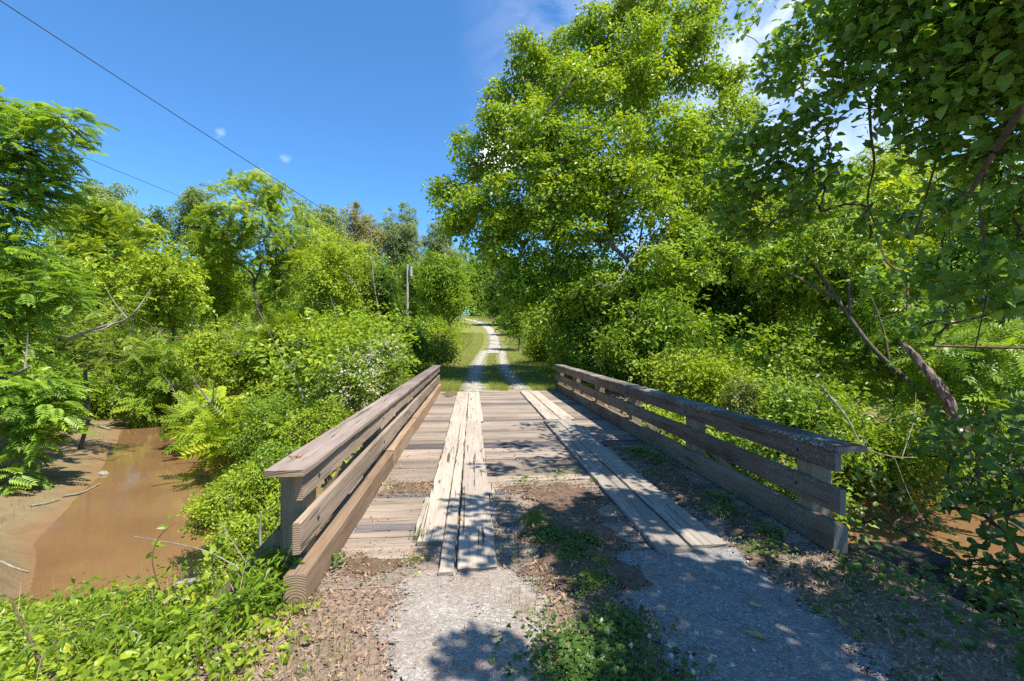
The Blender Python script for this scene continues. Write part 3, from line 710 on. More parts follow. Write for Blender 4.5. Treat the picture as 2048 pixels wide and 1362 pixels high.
ptree('pine_tree', 'brownish topped pine left of the blue green one beyond the left woods', 'pine tree', 715, 395, 580, 62, 55, 12, leaf=.2, color=(.37, .37, .17), lai=4.5, group='pines beyond the woods', up=.4)
ptree('pine_tree', 'blue green pine standing beyond the woods left of the lane', 'pine tree', 803, 393, 580, 66, 50, 14, leaf=.2, color=(.27, .35, .17), lai=4, group='pines beyond the woods', up=.4)
ptree('pine_tree', 'far pine half hidden by the left edge of the big tree', 'pine tree', 885, 430, 580, 70, 45, 12, leaf=.2, color=(.27, .35, .17), lai=4, group='pines beyond the woods', up=.4)
ptree('broadleaf_tree', 'yellow green tree filling the right shoulder of the left woods before the pines', T, 640, 405, 640, 33, 85, 14, leaf=.15, color=YG, lai=3.2, group=GW)
ptree('broadleaf_tree', 'light green tree filling the dip left of the open crowned tree', T, 425, 440, 660, 33, 80, 14, leaf=.15, color=YG, lai=3.2, group=GW)
ptree('ivy_tree', 'dark vine smothered column of leaves left of the utility pole', T, 768, 505, 700, 27, 38, 12, leaf=.14, color=DG, lai=4, group=GW, ry=1.2)
ptree('broadleaf_tree', 'bright tree with pale shoots in front of the brown pine', T, 735, 470, 640, 34, 60, 10, leaf=.15, color=YG, lai=2.6, group=GW)
ptree('broadleaf_tree', 'green tree just right of the utility pole', T, 885, 480, 660, 36, 62, 12, leaf=.15, color=MG, lai=4, group=GW)
ptree('broadleaf_tree', 'small tree overhanging the left side of the lane at its bend', T, 895, 560, 640, 36, 40, 10, leaf=.13, color=YG, lai=3.6, group=GW)
ptree('broadleaf_tree', 'far tree closing the view at the end of the lane', T, 945, 470, 628, 125, 45, 10, leaf=.26, color=MG, lai=4, group=GW)
ptree('broadleaf_tree', 'far shady tree at the right of the lane end', T, 1008, 500, 660, 80, 45, 10, leaf=.26, color=DG, lai=4, group=GW)
ptree('broadleaf_tree', 'hazy green tree closing the gap at the end of the lane between two nearer crowns', T, 990, 480, 640, 118, 45, 10, leaf=.28, color=MG, lai=4, group=GW)
ptree('broadleaf_shrub', 'shrub low on the right where the lane bends left uphill', S, 1015, 615, 680, 62, 28, 9, leaf=.2, color=MG, group=G1)
ptree('broadleaf_shrub', 'shrub on the left inside of the bend of the lane', S, 880, 630, 700, 44, 32, 9, leaf=.17, color=MG, group='shrubs on the left creek bank')
ptree('broadleaf_tree', 'slim tree between the pole and the blue green pine', T, 830, 500, 650, 44, 45, 10, leaf=.17, color=MG, lai=3.4, group=GW)
GS = 'shrubs on the left creek bank'
ptree('broadleaf_shrub', 'bright yellow green sapling in the middle of the left thicket', S, 570, 590, 760, 20, 60, 12, color=(.22, .32, .02), group=GS, lai=3, leaf=.5, tmpl=SF)
ptree('broadleaf_shrub', 'yellow green shrub left of the bright sapling', S, 450, 640, 790, 20, 75, 12, color=YG, group=GS, leaf=.10, tmpl=CL)
ptree('broadleaf_shrub', 'shrub overhanging the far end of the visible creek', S, 330, 660, 850, 21, 85, 12, color=MG, group=GS, leaf=.46, tmpl=SF)
ptree('broadleaf_shrub', 'green shrub on the sandbar side behind the far end of the creek', S, 190, 650, 860, 22, 85, 12, leaf=.12, color=MG, group=GS)
ptree('broadleaf_shrub', 'leafy shrub at the left edge above the sandbar', S, 60, 700, 860, 18, 90, 12, leaf=.11, color=MG, group=GS)
ptree('broadleaf_shrub', 'shrub whose branches dip to the water right of the creek', S, 420, 740, 900, 16.5, 75, 14, color=YG, group=GS, leaf=.42, tmpl=SF)
ptree('broadleaf_shrub', 'tall shrub behind the middle of the left railing', S, 660, 610, 800, 18, 80, 12, color=YG, group=GS, leaf=.16, tmpl=NL)
ptree('broadleaf_shrub', 'dark green shrub below the vine smothered column', S, 810, 640, 735, 21, 60, 10, leaf=.11, color=DG, group=GS)
ptree('broadleaf_shrub', 'low yellow green weeds at the far end of the left railing', S, 875, 665, 735, 21, 38, 8, leaf=.10, color=(.24, .31, .03), group=GS, lai=3)
ptree('broadleaf_shrub', 'low bright shrub beside the sunny left verge', S, 888, 645, 728, 30, 30, 10, leaf=.12, color=(.22, .29, .03), group=GS, lai=3)
ptree('privet_shrub', 'shrub with tiny leaves on the bank right of the creek below the white flowering one', S, 545, 770, 960, 12.5, 95, 14, leaf=.055, color=MG, group=GS, lai=3.4, cr=.25)
ptree('privet_shrub', 'small leaved shrub against the outside of the left railing', S, 650, 790, 930, 9.5, 75, 12, leaf=.05, color=YG, group=GS, lai=3.2, cr=.2)
ptree('privet_shrub', 'rounded small leaved bush overhanging the near creek water', S, 500, 915, 1090, 7.2, 95, 14, leaf=.042, color=YG, group=GS, lai=3.4, cr=.18)
ptree('privet_shrub', 'low leafy bush at the foot of the nearest left post', S, 560, 985, 1120, 5.2, 50, 10, leaf=.04, color=YG, group=GS, lai=3, cr=.14)
ptree('privet_shrub', 'spreading bright privet whose twigs overhang the near creek water at its right side', S, 455, 930, 1080, 8.0, 70, 12, leaf=.045, color=YG, group=GS, lai=3.2, cr=.18)
ptree('privet_shrub', 'low bright bush between the creek and the brace of the left railing', S, 470, 1030, 1170, 5.4, 75, 12, leaf=.042, color=YG, group=GS, lai=3.2, cr=.15)
ptree('privet_shrub', 'bush filling the bank just below the middle of the left railing', S, 570, 860, 1020, 7.6, 70, 12, leaf=.045, color=MG, group=GS, lai=3.2, cr=.18)
ptree('broadleaf_shrub', 'leafy sapling spreading over the water at the bend of the creek', S, 480, 830, 930, 13, 70, 10, color=YG, group=GS, leaf=.42, tmpl=SF)
# white flowering privet
def flowering(label, px, pt, pb, D, hw, n=2600):
    r = ptree('privet_shrub', label, S, px, pt, pb, D, hw, 12, leaf=.06, color=MG, group='white flowering privets', lai=3.0, cr=.25)
    t = P(px, pt, D); b = P(px, pb, D); c = (t + b) / 2
    lob = auto_lobes(c, hw * D / FPX * 1.02, 1.6, (t[2] - b[2]) / 2 * 1.02, 14, .4)
    pc, dn = sample_clumps(lob, n // 6, .8, .0); pos, ax, nv = clump_leaves(pc, dn, 6, .16); leaves_obj('blossom', CL, pos, ax, nv, .034 * rng.uniform(.5, 1.3, len(pos)), PETAL, r, (.70, .68, .52))
flowering('white blossomed privet behind the far half of the left railing', 760, 665, 800, 15, 85)
flowering('smaller white blossomed privet above the middle of the left railing', 690, 700, 830, 12.5, 70, 1500)

# --- masses of undergrowth that close the gaps
def mass(name, label, pts, hts, leaf, color, per=24, cr=.45, rough=.5, tm=None):
    P_ = np.array(pts); pc = P_ + np.stack([rng.normal(size=len(P_)) * rough, rng.normal(size=len(P_)) * rough, rng.random(len(P_)) * np.array(hts)], 1)
    dn = nrm(np.stack([rng.normal(size=len(P_)), rng.normal(size=len(P_)) - .4, np.full(len(P_), .7)], 1))
    pos, ax, nv = clump_leaves(pc, dn, per, cr); rn = np.clip(np.repeat(rng.normal(.5, .22, len(pc)), per) + rng.normal(0, .18, len(pos)), 0, 1)
    tag(leaves_obj(name, tm or T_diamond(), pos, ax, nv, leaf * rng.uniform(.6, 1.3, len(pos)), LEAF, None, color, rn), label, 'undergrowth', None, 'stuff')
def scatter(n, fx, fy, ok, zoff=.1):
    x = rng.uniform(*fx, n); y = rng.uniform(*fy, n); k = ok(x, y); x, y = x[k], y[k]; return np.stack([x, y, ter(x, y) + zoff], 1)
def okL(x, y):
    d, s = creek(x, y); off = np.interp(y, RY, RX) - x
    return (d > .5) & (off > 3.8) & ~((s < 0) & (d < 4.8) & (y < 24) & (x < -4))
def okR(x, y):
    d, s = creek(x, y); off = x - np.interp(y, RY, RX); return (d > .2) & (off > 3.9)
q = scatter(16000, (-48, 0), (12, 46), okL); mass('undergrowth', 'tangled green undergrowth filling the woods left of the lane', q, np.full(len(q), 2.8), .19, (.26, .385, .032), 24, .6)
q = scatter(9000, (3, 44), (10.3, 46), okR); mass('undergrowth', 'tangled green undergrowth filling the woods right of the lane', q, np.full(len(q), 2.6), .18, MG, 24, .6)
def okF(x, y): off = np.abs(np.interp(y, RY, RX) - x); return off > 5
q = scatter(9000, (-80, 75), (48, 125), okF); mass('far_woods', 'far green woods on the rise behind the lane', q, np.full(len(q), 9.), .5, MG, 26, 1.6, 1.5)

q = scatter(3800, (-45, 45), (118, 165), lambda x, y: x == x); mass('far_woods', 'far woods closing the view uphill where the lane disappears', q, np.full(len(q), 17.), .6, MG, 26, 1.8, 1.5)
# --- pinnate leaved tree at the left edge
FR = T_frond(8, .34, .40, .34)
def pinnate(name, label, cat, base, mains, spots, color, length, per=16, cr=.5, tm=FR, droop=.35, nodes_extra=None, r_max=.12, group=None):
    root = empty(name, tuple(base), label, cat, group)
    lob = np.array(spots); cs = []; 
    for q in lob:
        n = max(2, int(per * (q[3] / .6) ** 2)); d = rng.normal(size=(n, 3)) * .45; cs.append(q[:3] + d * q[3:6])
    pos = np.concatenate(cs); ctr = np.repeat(lob[:, :3], [len(c) for c in cs], 0)
    mb = MB(); skeleton(mb, base, mains, np.concatenate([lob[:, :3], pos[::3]]), .006, r_max, .14)
    mb.build('trunk', BARK, root)
    ax = nrm((pos - ctr) + rng.normal(size=pos.shape) * .35 + np.array([.12, -.1, -droop * .5])); nv = nrm(np.array([0, 0, 1.0]) + rng.normal(size=pos.shape) * .3)
    leaves_obj('crown', tm, pos, ax, nv, length * rng.uniform(.7, 1.15, len(pos)), LEAF, root, color); return root
DL = 13.2
sp = [L(x, y, DL + dd, r) for x, y, r, dd in [(20,290,70,0),(90,270,60,0),(130,250,35,-.5),(150,235,25,-.3),(40,360,70,0),(90,340,50,.4),(20,430,60,0),(10,225,40,.3),(60,235,35,.3),(-50,330,80,0),(70,400,45,.6),
      (20,500,50,-.5),(60,590,55,-.8),(100,560,40,-.5),(10,610,60,-.8),(140,600,30,-.6),(-50,500,80,-.5),(20,700,50,-1),(-30,640,70,-1),
      (50,790,60,-1.6),(110,800,45,-1.5),(10,860,50,-1.8),(60,870,50,-1.6),(100,850,35,-1.5),(0,780,60,-1.8),(20,950,40,-2.2)]]
b = P(-260, 900, 13.8); b[2] = terz(b[0], b[1])
pinnate('pinnate_leaved_tree', 'near tree with drooping feather shaped leaves reaching in over the sandbar', 'tree', b, [P(-250, 750, 13.8), P(-210, 600, 13.7), P(-150, 450, 13.6), P(-80, 330, 13.5)], sp, (.22, .37, .045), .52, 46)
sp = [L(x, y, 15, r) for x, y, r in [(230,620,40),(190,660,45),(260,690,40),(150,640,35),(210,720,40),(120,680,45)]]
b = P(160, 800, 15.5); b[2] = terz(b[0], b[1])
pinnate('mimosa_tree', 'fine feathery shrub with a bare pale branch above the sandbar', 'tree', b, [P(170, 740, 15.2), P(190, 690, 15)], sp, (.30, .42, .07), .5, 40, .5, T_frond(12, .2, .22, .2))

# --- dead pale branches in the thickets
def dead(label, pts, r, forks=4, cat='dead branch', group='bare dead branches in the thickets'):
    mb = MB(); pp = bez(pts, 7); n = len(pp); tube(mb, pp, [r * (1 - .75 * i / n) for i in range(n)], 6, True, .1)
    for k in range(forks):
        i = random.randint(n // 4, n - 3); L_ = random.uniform(.4, 1.1); d = nrm(pp[i + 1] - pp[i] + rng.normal(size=3) * .16); d = nrm(d + rng.normal(size=3) * .5)
        a = pp[i]; f = bez([a, a + d * L_ * .5 + rng.normal(size=3) * .05, a + d * L_ + np.array([0, 0, .1])], 4); tube(mb, f, [r * .45 * (1 - .7 * j / len(f)) for j in range(len(f))], 5)
    tag(mb.build('dead_branch', BARKG), label, cat, group)
dead('bare grey branch reaching right above the sandbar thicket', [P(130, 680, 13), P(200, 655, 13.2), P(250, 640, 13.3), P(280, 615, 13.2)], .05, 5)
dead('pale dead branch in the shrub right of the creek', [P(440, 830, 14), P(410, 790, 13.8), P(385, 760, 13.5)], .05, 4)
dead('thin bare stem standing in front of the brown pine', [P(760, 640, 26), P(745, 540, 26), P(742, 430, 26)], .05, 6)
dead('grey bare twigs at the left of the vine column', [P(690, 700, 20), P(675, 640, 20), P(660, 590, 20)], .03, 6)
dead('pale arching vines hanging in the big tree above the right shrubs', [P(1290, 480, 15), P(1250, 540, 14.8), P(1225, 570, 14.6), P(1190, 565, 14.6)], .025, 5)
dead('bare forked branch arching over the nearest right post', [P(1640, 770, 6.6), P(1690, 830, 6.4), P(1725, 890, 6.2), P(1780, 912, 6), P(1835, 915, 6)], .016, 4)
for x_, y_, d_, l_ in ((470, 690, 19, 'brown dead twig tangle beside the bright sapling'), (620, 705, 16.5, 'dead twigs sticking out of the shrub left of the white privets'), (345, 775, 19, 'dead twigs in the shrub above the far creek end'), (590, 760, 13, 'dry twigs poking from the small leaved shrub'), (705, 560, 25, 'grey dead twigs below the brown pine')):
    a_ = P(x_, y_, d_); dead(l_, [a_ + np.array([.3, 0, -.7]), a_, a_ + np.array([-.35, -.1, .6])], .022, 6)
dead('dark fallen limb sticking up at the left edge above the sandbar', [P(-30, 790, 12), P(20, 755, 12), P(62, 732, 12)], .08, 1)

# --- the near overhanging tree at the right
HEART = T_ovate(.86, .07, .25, 1.0); OV = T_ovate(.58, .08, .22, .2)
def overhang():
    spec = [(1990,40,3.9,110),(1870,70,4.4,100),(1760,35,5,80),(1920,170,4.2,95),(2030,180,3.8,100),(2060,-90,4,150),(1830,-70,4.6,140),(1700,-60,5.4,90),(1960,110,4.8,120),(2050,280,4.0,70),
            (1790,190,5,60),(1700,140,5.5,45),(1640,50,6,40),(1585,100,6.2,34),(1655,190,6,38),(1575,170,6.2,25),(1740,100,5.6,45),
            (1610,250,5.5,55),(1540,275,5.5,52),(1475,285,5.8,40),(1485,380,5.8,48),(1455,440,6,36),(1545,350,5.6,52),(1625,330,5.5,45),(1600,410,5.8,36),(1440,350,6,30),(1500,460,5.9,36),
            (1850,290,4.6,50),(1950,330,4.3,65),(2040,400,4,70),(1900,410,4.8,55),(1980,470,4.2,60),(1800,440,5.5,45),(1860,550,5,48),(1950,590,4.5,55),(2035,560,4,70),(1760,560,6,40),(1720,450,6,36),(1690,360,6,36),(1830,640,5.4,40)]
    lob = [L(x, y, d, r) for x, y, d, r in spec]
    cnt = [max(10, int(560 * (r * d / FPX / .5) ** 2 * (1.5 if y < 200 and x > 1800 else .8))) for x, y, d, r in spec]
    pos = []; 
    for q, n in zip(lob, cnt): pos.append(np.array(q[:3]) + rng.normal(size=(n, 3)) * .55 * np.array(q[3:6]))
    vis = np.concatenate(pos); nvv = len(vis)
    # branches overhead, outside the view, that shade the approach: placed up the sun's direction from the ground they shade
    extra = []
    def shade(x, y, h, n, r):
        c = np.array([x, y, 0]) + SUN * h / SUN[2]; extra.append(np.concatenate([c + nrm(rng.normal(size=(n, 3))) * rng.random((n, 1)) ** .4 * np.array([r, r, .5]) * 1.0])); lob.append((*c, r, r, .4))
    #@shade list
    for (x, y, h, n, r) in SHADES: shade(x, y, h, int(n * 5), r)
    allp = np.concatenate([vis] + extra)
    # nothing may hang in front of the lens
    dd = np.linalg.norm(allp - np.array([0, 0, EYE]), axis=1); allp = allp[dd > 2.6]
    base = np.array([9.4, 3.2, 0.]); base[2] = terz(9.4, 3.2)
    root = empty('overhanging_tree', tuple(base), 'dark broad leaved tree hanging over the approach from the right edge', 'tree')
    mb = MB(); mains = [base + np.array(v) for v in ((.02, 0, 1.2), (-.08, .05, 2.4), (-.2, .1, 3.6), (-.45, .1, 4.6))]
    lc = np.array([q[:3] for q in lob]); skeleton(mb, base, mains, np.concatenate([lc, allp[::5]]), .0020, .015, .10, k=.38); tube(mb, bez([base - np.array([0, 0, .2])] + mains, 5), list(np.linspace(.2, .09, 21)), 10, True, .06)
    mb.build('trunk', BARKD, root)
    ax = nrm(rng.normal(size=allp.shape) * np.array([.7, .7, .3]) + np.array([-.1, -.1, -.75])); nv = nrm(np.array([-.15, -.25, .75]) + rng.normal(size=allp.shape) * .5)
    leaves_obj('crown', HEART, allp, ax, nv, .1 * rng.uniform(.55, 1.25, len(allp)), LEAFN, root, (.175, .32, .045))
    mb = MB()
    for pts, r in (([P(2100, 150, 3.4), P(2035, 230, 3.5), P(1985, 310, 3.6), P(1960, 350, 3.65), P(1940, 388, 3.7)], .032), ([P(1738, 200, 5.2), P(1742, 270, 5.2), P(1748, 330, 5.2), P(1735, 400, 5.2), P(1752, 455, 5.2)], .016),
                   ([P(1900, 200, 4.6), P(1880, 290, 4.6), P(1850, 400, 4.7), P(1830, 470, 4.7)], .013), ([P(1975, 300, 4.1), P(1960, 420, 4.1), P(1975, 560, 4.1), P(1950, 700, 4.2)], .011), ([P(1800, 180, 5), P(1700, 220, 5.4), P(1600, 300, 5.6)], .012),
                   ([P(1720, -40, 5.4), P(1760, 60, 5.2), P(1830, 120, 4.9), P(1950, 190, 4.4)], .02)):
        pp = bez(pts, 7); n = len(pp); tube(mb, pp, [r * (1 - .55 * i / n) for i in range(n)], 7, True, .08)
    mb.build('limb', BARKD, root)
SHADES = [(1.1, 6.2, 6.4, 26, .5), (.75, 7.3, 6.6, 20, .45), (1.7, 7.9, 6.6, 26, .5), (.3, 6.0, 6.5, 14, .35), (1.3, 9.0, 6.8, 18, .45), (.12, 2.35, 5.6, 34, .30), (.0, 3.75, 5.8, 44, .42), (.1, 4.6, 5.9, 40, .40), (.75, 4.2, 5.8, 90, .5), (1.2, 1.6, 5.2, 260, .8), (2.2, 2.6, 5.0, 300, .8), (1.3, 3.0, 5.4, 220, .7), (2.6, 4.2, 5.2, 300, .8), (1.6, 4.4, 5.6, 200, .6), (2.7, 5.6, 5.4, 260, .7), 
          (3.6, 3.0, 4.6, 260, .9), (2.6, 7.0, 5.6, 200, .6), (.9, .6, 5.0, 200, .8), (1.9, 1.0, 5, 200, .8), (2.9, 1.9, 4.8, 200, .8), (1.2, 2.3, 5.2, 120, .6), (1.0, 3.6, 5.5, 120, .5), (2.3, 8.4, 5.8, 90, .5), (3.6, 1.2, 4.5, 260, .9), (1.7, 5.8, 5.8, 70, .4), (3.8, 5.0, 5, 240, .8), (4.8, 4.0, 4.4, 240, .9)]
overhang()
# --- broad leaved clump at the right foreground
def clump(name, label, spec, dens, size, color, base, tm=OV, lean=(-.25, -.35, .3), cat='shrub', per=1.0, group=None):
    lob = [L(*q) for q in spec]; pos = []
    for q in lob: n = max(8, int(dens * (q[3] / .4) ** 2)); pos.append(np.array(q[:3]) + nrm(rng.normal(size=(n, 3))) * (rng.random((n, 1)) ** .5) * np.array(q[3:6]))
    pos = np.concatenate(pos); root = empty(name, tuple(base), label, cat, group)
    mb = MB(); skeleton(mb, np.array(base) - np.array([0, 0, .1]), [np.array(base) + np.array([0, 0, .25])], np.concatenate([np.array([q[:3] for q in lob]), pos[::5]]), .003, .025, .2, 5); mb.build('stem', BARKD, root)
    nv = nrm(np.array([*lean]) + np.array([0, 0, .55]) + rng.normal(size=pos.shape) * .4); ax = nrm(rng.normal(size=pos.shape) * np.array([.8, .8, .3]) + np.array([-.25, -.3, -.35]))
    leaves_obj('crown', tm, pos, ax, nv, size * rng.uniform(.55, 1.2, len(pos)), LEAFN, root, color)
def gb(px, py, d): p = P(px, py, d); p[2] = terz(p[0], p[1]); return p
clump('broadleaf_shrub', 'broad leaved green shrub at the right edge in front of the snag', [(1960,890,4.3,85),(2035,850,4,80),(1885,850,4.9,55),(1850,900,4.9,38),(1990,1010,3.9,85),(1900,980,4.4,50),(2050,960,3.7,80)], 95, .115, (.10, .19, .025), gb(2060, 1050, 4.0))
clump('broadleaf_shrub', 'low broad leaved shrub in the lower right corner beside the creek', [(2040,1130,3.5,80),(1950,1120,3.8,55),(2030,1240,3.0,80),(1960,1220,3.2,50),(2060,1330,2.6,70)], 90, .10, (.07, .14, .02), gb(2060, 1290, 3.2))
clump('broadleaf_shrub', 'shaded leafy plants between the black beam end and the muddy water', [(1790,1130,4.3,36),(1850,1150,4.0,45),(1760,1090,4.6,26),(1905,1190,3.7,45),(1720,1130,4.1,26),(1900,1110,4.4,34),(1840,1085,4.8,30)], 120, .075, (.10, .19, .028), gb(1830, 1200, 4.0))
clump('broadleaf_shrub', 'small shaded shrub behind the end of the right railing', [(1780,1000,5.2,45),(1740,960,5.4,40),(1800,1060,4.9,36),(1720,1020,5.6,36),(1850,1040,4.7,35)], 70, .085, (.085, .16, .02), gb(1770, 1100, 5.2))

# ------------------------------------------------------------------ pole and wires
def wire(label, a, b, r, sag, ext0=0.0):
    a = np.array(a); b = np.array(b); pts = []; n = 40
    for i in range(n + 1):
        t = i / n; p = a + (b - a) * (t * (1 + ext0) - ext0); p = p - np.array([0, 0, sag * 4 * t * (1 - t)]); pts.append(p)
    mb = MB(); tube(mb, pts, [r] * len(pts), 5); tag(mb.build('power_line', WIREM), label, 'power line')
m, nt, out = newmat('cable'); principled(nt, out, (.03, .032, .036), .6, .3); WIREM = m
m, nt, out = newmat('pole_wood'); n1 = noise(nt, coords(nt, (12, 12, 1.2)), 2, 5, .6); principled(nt, out, ramp(nt, n1, [(.3, (.24, .22, .20)), (.6, (.40, .38, .355)), (.8, (.50, .48, .45))]), .9, .15, n1, .4, .02); POLEM = m
DP = 35
pt = P(815, 528, DP); pg = np.array([pt[0], pt[1], terz(pt[0], pt[1]) - .3])
pole = empty('utility_pole', tuple(pg), 'grey wooden utility pole standing in the thicket left of the lane', 'utility pole')
mb = MB(); tube(mb, [pg + (pt - pg) * t for t in np.linspace(0, 1, 8)], list(np.linspace(.11, .08, 8)), 10); mb.build('shaft', POLEM, pole)
mb = MB(); c_ = pt - np.array([0, 0, .55]); tube(mb, [c_ + np.array([.28, -.12, -.4]), c_ + np.array([.28, -.12, .35])], [.12, .12], 10); tube(mb, [c_ + np.array([.2, -.1, 0]), c_], [.04, .04], 6); mb.build('transformer', POLEM, pole)
mb = MB(); tube(mb, [pt, pt + np.array([0, 0, .12]), pt + np.array([0, 0, .2])], [.05, .06, .03], 8); mb.build('insulator', WIREM, pole)
wire('black overhead cable dropping from the top left corner to the utility pole', P(-420, -275, 10.5), pt + np.array([0, 0, .2]), .016, .15)
wire('thin grey cable crossing the sky low on the left above the woods', P(-30, 230, 30), P(560, 468, 62), .02, .25)

# ------------------------------------------------------------------ grass, ground cover, litter
def T_blade(n=3, w=.09, bend=.45):
    V = []; F = []
    for i in range(n + 1):
        t = i / n; ww = w * (1 - t) ** .7; V += [(-ww / 2, t, bend * t * t), (ww / 2, t, bend * t * t)]
    for i in range(n): F += [(2 * i, 2 * i + 1, 2 * i + 3), (2 * i, 2 * i + 3, 2 * i + 2)]
    return np.array(V), np.array(F)
BL = T_blade(3, .045, .35); DRYM = leafmat('dry_stem', .1, .8, .15, .4, (1, 1, .8))
def blades(name, label, x, y, z, size, color, spread=.5, kind='stuff', cat='grass', mat=None, tm=None):
    n = len(x); pos = np.stack([x, y, z - .004], 1); az = rng.uniform(0, 6.283, n); ax = np.stack([np.cos(az) * spread, np.sin(az) * spread, np.ones(n)], 1) + rng.normal(size=(n, 3)) * .15
    nv = np.stack([np.cos(az), np.sin(az), np.full(n, -.2)], 1)
    o = leaves_obj(name, tm or BL, pos, ax, -nv, size, mat or GRASSM, None, color); return tag(o, label, cat, None, kind)
# far verge and centre ridge of the lane
n = 230000; yy = 15.2 + 50 * rng.random(n) ** 1.7; xx = rng.uniform(-5.5, 7, n); rc = np.interp(yy, RY, RX); u = xx - rc + 0
inside = ((u > -1.25) & (u < -.2)) | ((u > .4) & (u < 1.25)) | ((yy > 38) & (np.abs(u) < 1)); k = (~inside | (rng.random(n) < .10)) & (vnoise(xx, yy, 1.1, 8) > -.55 - .3 * rng.random(n)); xx, yy = xx[k], yy[k]
sz = rng.uniform(.05, .13, len(xx)) * (1 + .5 * (np.abs(xx - np.interp(yy, RY, RX)) > 2.6)) * (1 + yy * .008)
blades('grass', 'short yellow green grass on the verges and centre ridge of the far lane', xx, yy, ter(xx, yy) + .02, sz, (.255, .315, .06))
# near centre strip: tufts, weeds
def spots(specs):
    X_, Y_ = [], []
    for (x, y, r, n) in specs: X_.append(x + rng.normal(size=n) * r * .5); Y_.append(y + rng.normal(size=n) * r * .5)
    return np.concatenate(X_), np.concatenate(Y_)
xx, yy = spots([(.55, 4.15, .14, 420), (.62, 4.3, .1, 250), (.85, 3.1, .12, 220), (.72, 3.4, .15, 150), (.95, 3.35, .1, 150), (.35, 3.6, .2, 70), (.5, 2.8, .3, 120), (-.42, 3.5, .08, 90), (-.45, 3.95, .08, 120), (.3, 3.0, .25, 60), (-.95, 2.6, .3, 170), (-1.1, 2.95, .12, 160), (-.75, 2.35, .25, 120),
                (1.25, 5.75, .15, 120), (1.43, 5.3, .06, 50), (.9, 5.6, .3, 70), (2.3, 2.6, .4, 160), (2.7, 2.9, .3, 160), (2.3, 5.6, .25, 160), (2.4, 4.4, .3, 120), (-.95, 5.3, .1, 50), (-.62, 3.4, .2, 40)])
blades('grass', 'grass tufts in the dirt between and beside the near wheel tracks', xx, yy, np.full(len(xx), .02), rng.uniform(.03, .10, len(xx)), (.15, .23, .035))
OVS = T_ovate(.6, .1, .15, .3)
def T_trefoil():
    V = []; F = []; dv, df = T_ovate(.9, .06, .05, .4)
    for a in (0, 120, 240):
        c_, s_ = math.cos(R(a)), math.sin(R(a)); b = len(V)
        for (x, y, z) in dv: V.append((.5 * (x * c_ + y * s_), .5 * (-x * s_ + y * c_), .5 * z + .1))
        F += [tuple(q + b for q in f) for f in df]
    return np.array(V), np.array(F)
TF = T_trefoil()
def cover(name, label, x, y, z, size, color, tm, cat='ground cover', tilt=.35, mat=None):
    n = len(x); nv = np.array([-.05, -.15, 1.]) + rng.normal(size=(n, 3)) * tilt; ax = rng.normal(size=(n, 3)) - np.array([0, 0, .15])
    return tag(leaves_obj(name, tm, np.stack([x, y, z], 1), ax, nv, size, mat or LEAFN, None, color), label, cat, None, 'stuff')
xx, yy = spots([(.62, 2.3, .34, 1500), (.75, 1.95, .35, 1300), (.85, 2.6, .2, 420), (.68, 3.85, .2, 420), (.78, 3.55, .16, 260), (.95, 3.75, .12, 120), (.8, 3.05, .2, 160)])
cover('clover', 'dark green clover carpet in the centre strip of the near lane', xx, yy, .025 + rng.random(len(xx)) * .045, .032 * rng.uniform(.6, 1.3, len(xx)), (.085, .17, .03), TF)
fl = MB()
def flower(x, y, first):
    h = random.uniform(.075, .1); o = empty('clover_flower', (x, y, .02), 'white clover flower head standing in the dark clover patch of the near lane', 'flower', 'white clover flower heads')
    mb = MB(); tube(mb, [(x, y, .0), (x + .004, y, .02 + h * .6), (x, y + .003, .02 + h)], [.0015, .0013, .0012], 5); s_ = mb.build('stem', FSTEM, o)
    n = 34; pos = np.array([[x, y + .003, .02 + h]]) + np.zeros((n, 3)); d = nrm(rng.normal(size=(n, 3)) + np.array([0, 0, .35])); leaves_obj('flower_head', T_diamond(.35, .06, .0), pos, d, nrm(np.cross(d, rng.normal(size=(n, 3)))), .0135 * rng.uniform(.8, 1.15, n), PETAL, o, (.68, .66, .58))
m, nt, out = newmat('flower_stem'); principled(nt, out, (.12, .2, .05), .7); FSTEM = m
for (px, py) in ((1203,1247),(1217,1273),(1263,1304),(1299,1279),(1338,1307),(1342,1322),(1383,1325),(1419,1328),(1387,1360),(1465,1340),(1425,1323),(1393,1277)):
    u = (px - 1024) / FPX; v_ = (681 - py) / FPX; d = (.08 - EYE) / v_; flower(d * (u * CA + SA), d * (CA - u * SA), False)
# weeds right side, low leaves
def okb(x, y): return (x > 2.35) & (y < 4.2) & ~((x < 2.95) & (y > 3.2))
n = 7500; xx = rng.uniform(1.7, 6.2, n); yy = rng.uniform(.7, 4.1, n); k = (rng.random(n) < .25 * sst(1.9, 2.6, xx) + .75 * sst(2.3, 3.3, xx + .25 * vnoise(xx, yy, 3, 4))) & ~((xx < 3.0) & (yy > 3.3)) & (np.hypot(xx, yy) > 1.6); xx, yy = xx[k], yy[k]
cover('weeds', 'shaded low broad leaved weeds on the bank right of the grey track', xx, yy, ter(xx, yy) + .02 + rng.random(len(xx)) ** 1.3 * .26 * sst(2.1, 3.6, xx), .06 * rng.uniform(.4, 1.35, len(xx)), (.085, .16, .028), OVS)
xx, yy = spots([(2.45, 6.6, .22, 380), (2.55, 6.2, .2, 200), (2.6, 4.6, .18, 160), (2.45, 4.2, .2, 160), (2.55, 3.7, .15, 130), (2.3, 3.4, .2, 90), (.98, 3.65, .08, 40), (.6, 5.3, .15, 50), (-1.0, 3.5, .06, 40), (1.05, 5.5, .2, 40)])
cover('weeds', 'small weeds rooted in the leaf mould along the right railing', xx, yy, .03 + rng.random(len(xx)) * .08, .035 * rng.uniform(.5, 1.3, len(xx)), (.13, .22, .035), OVS)
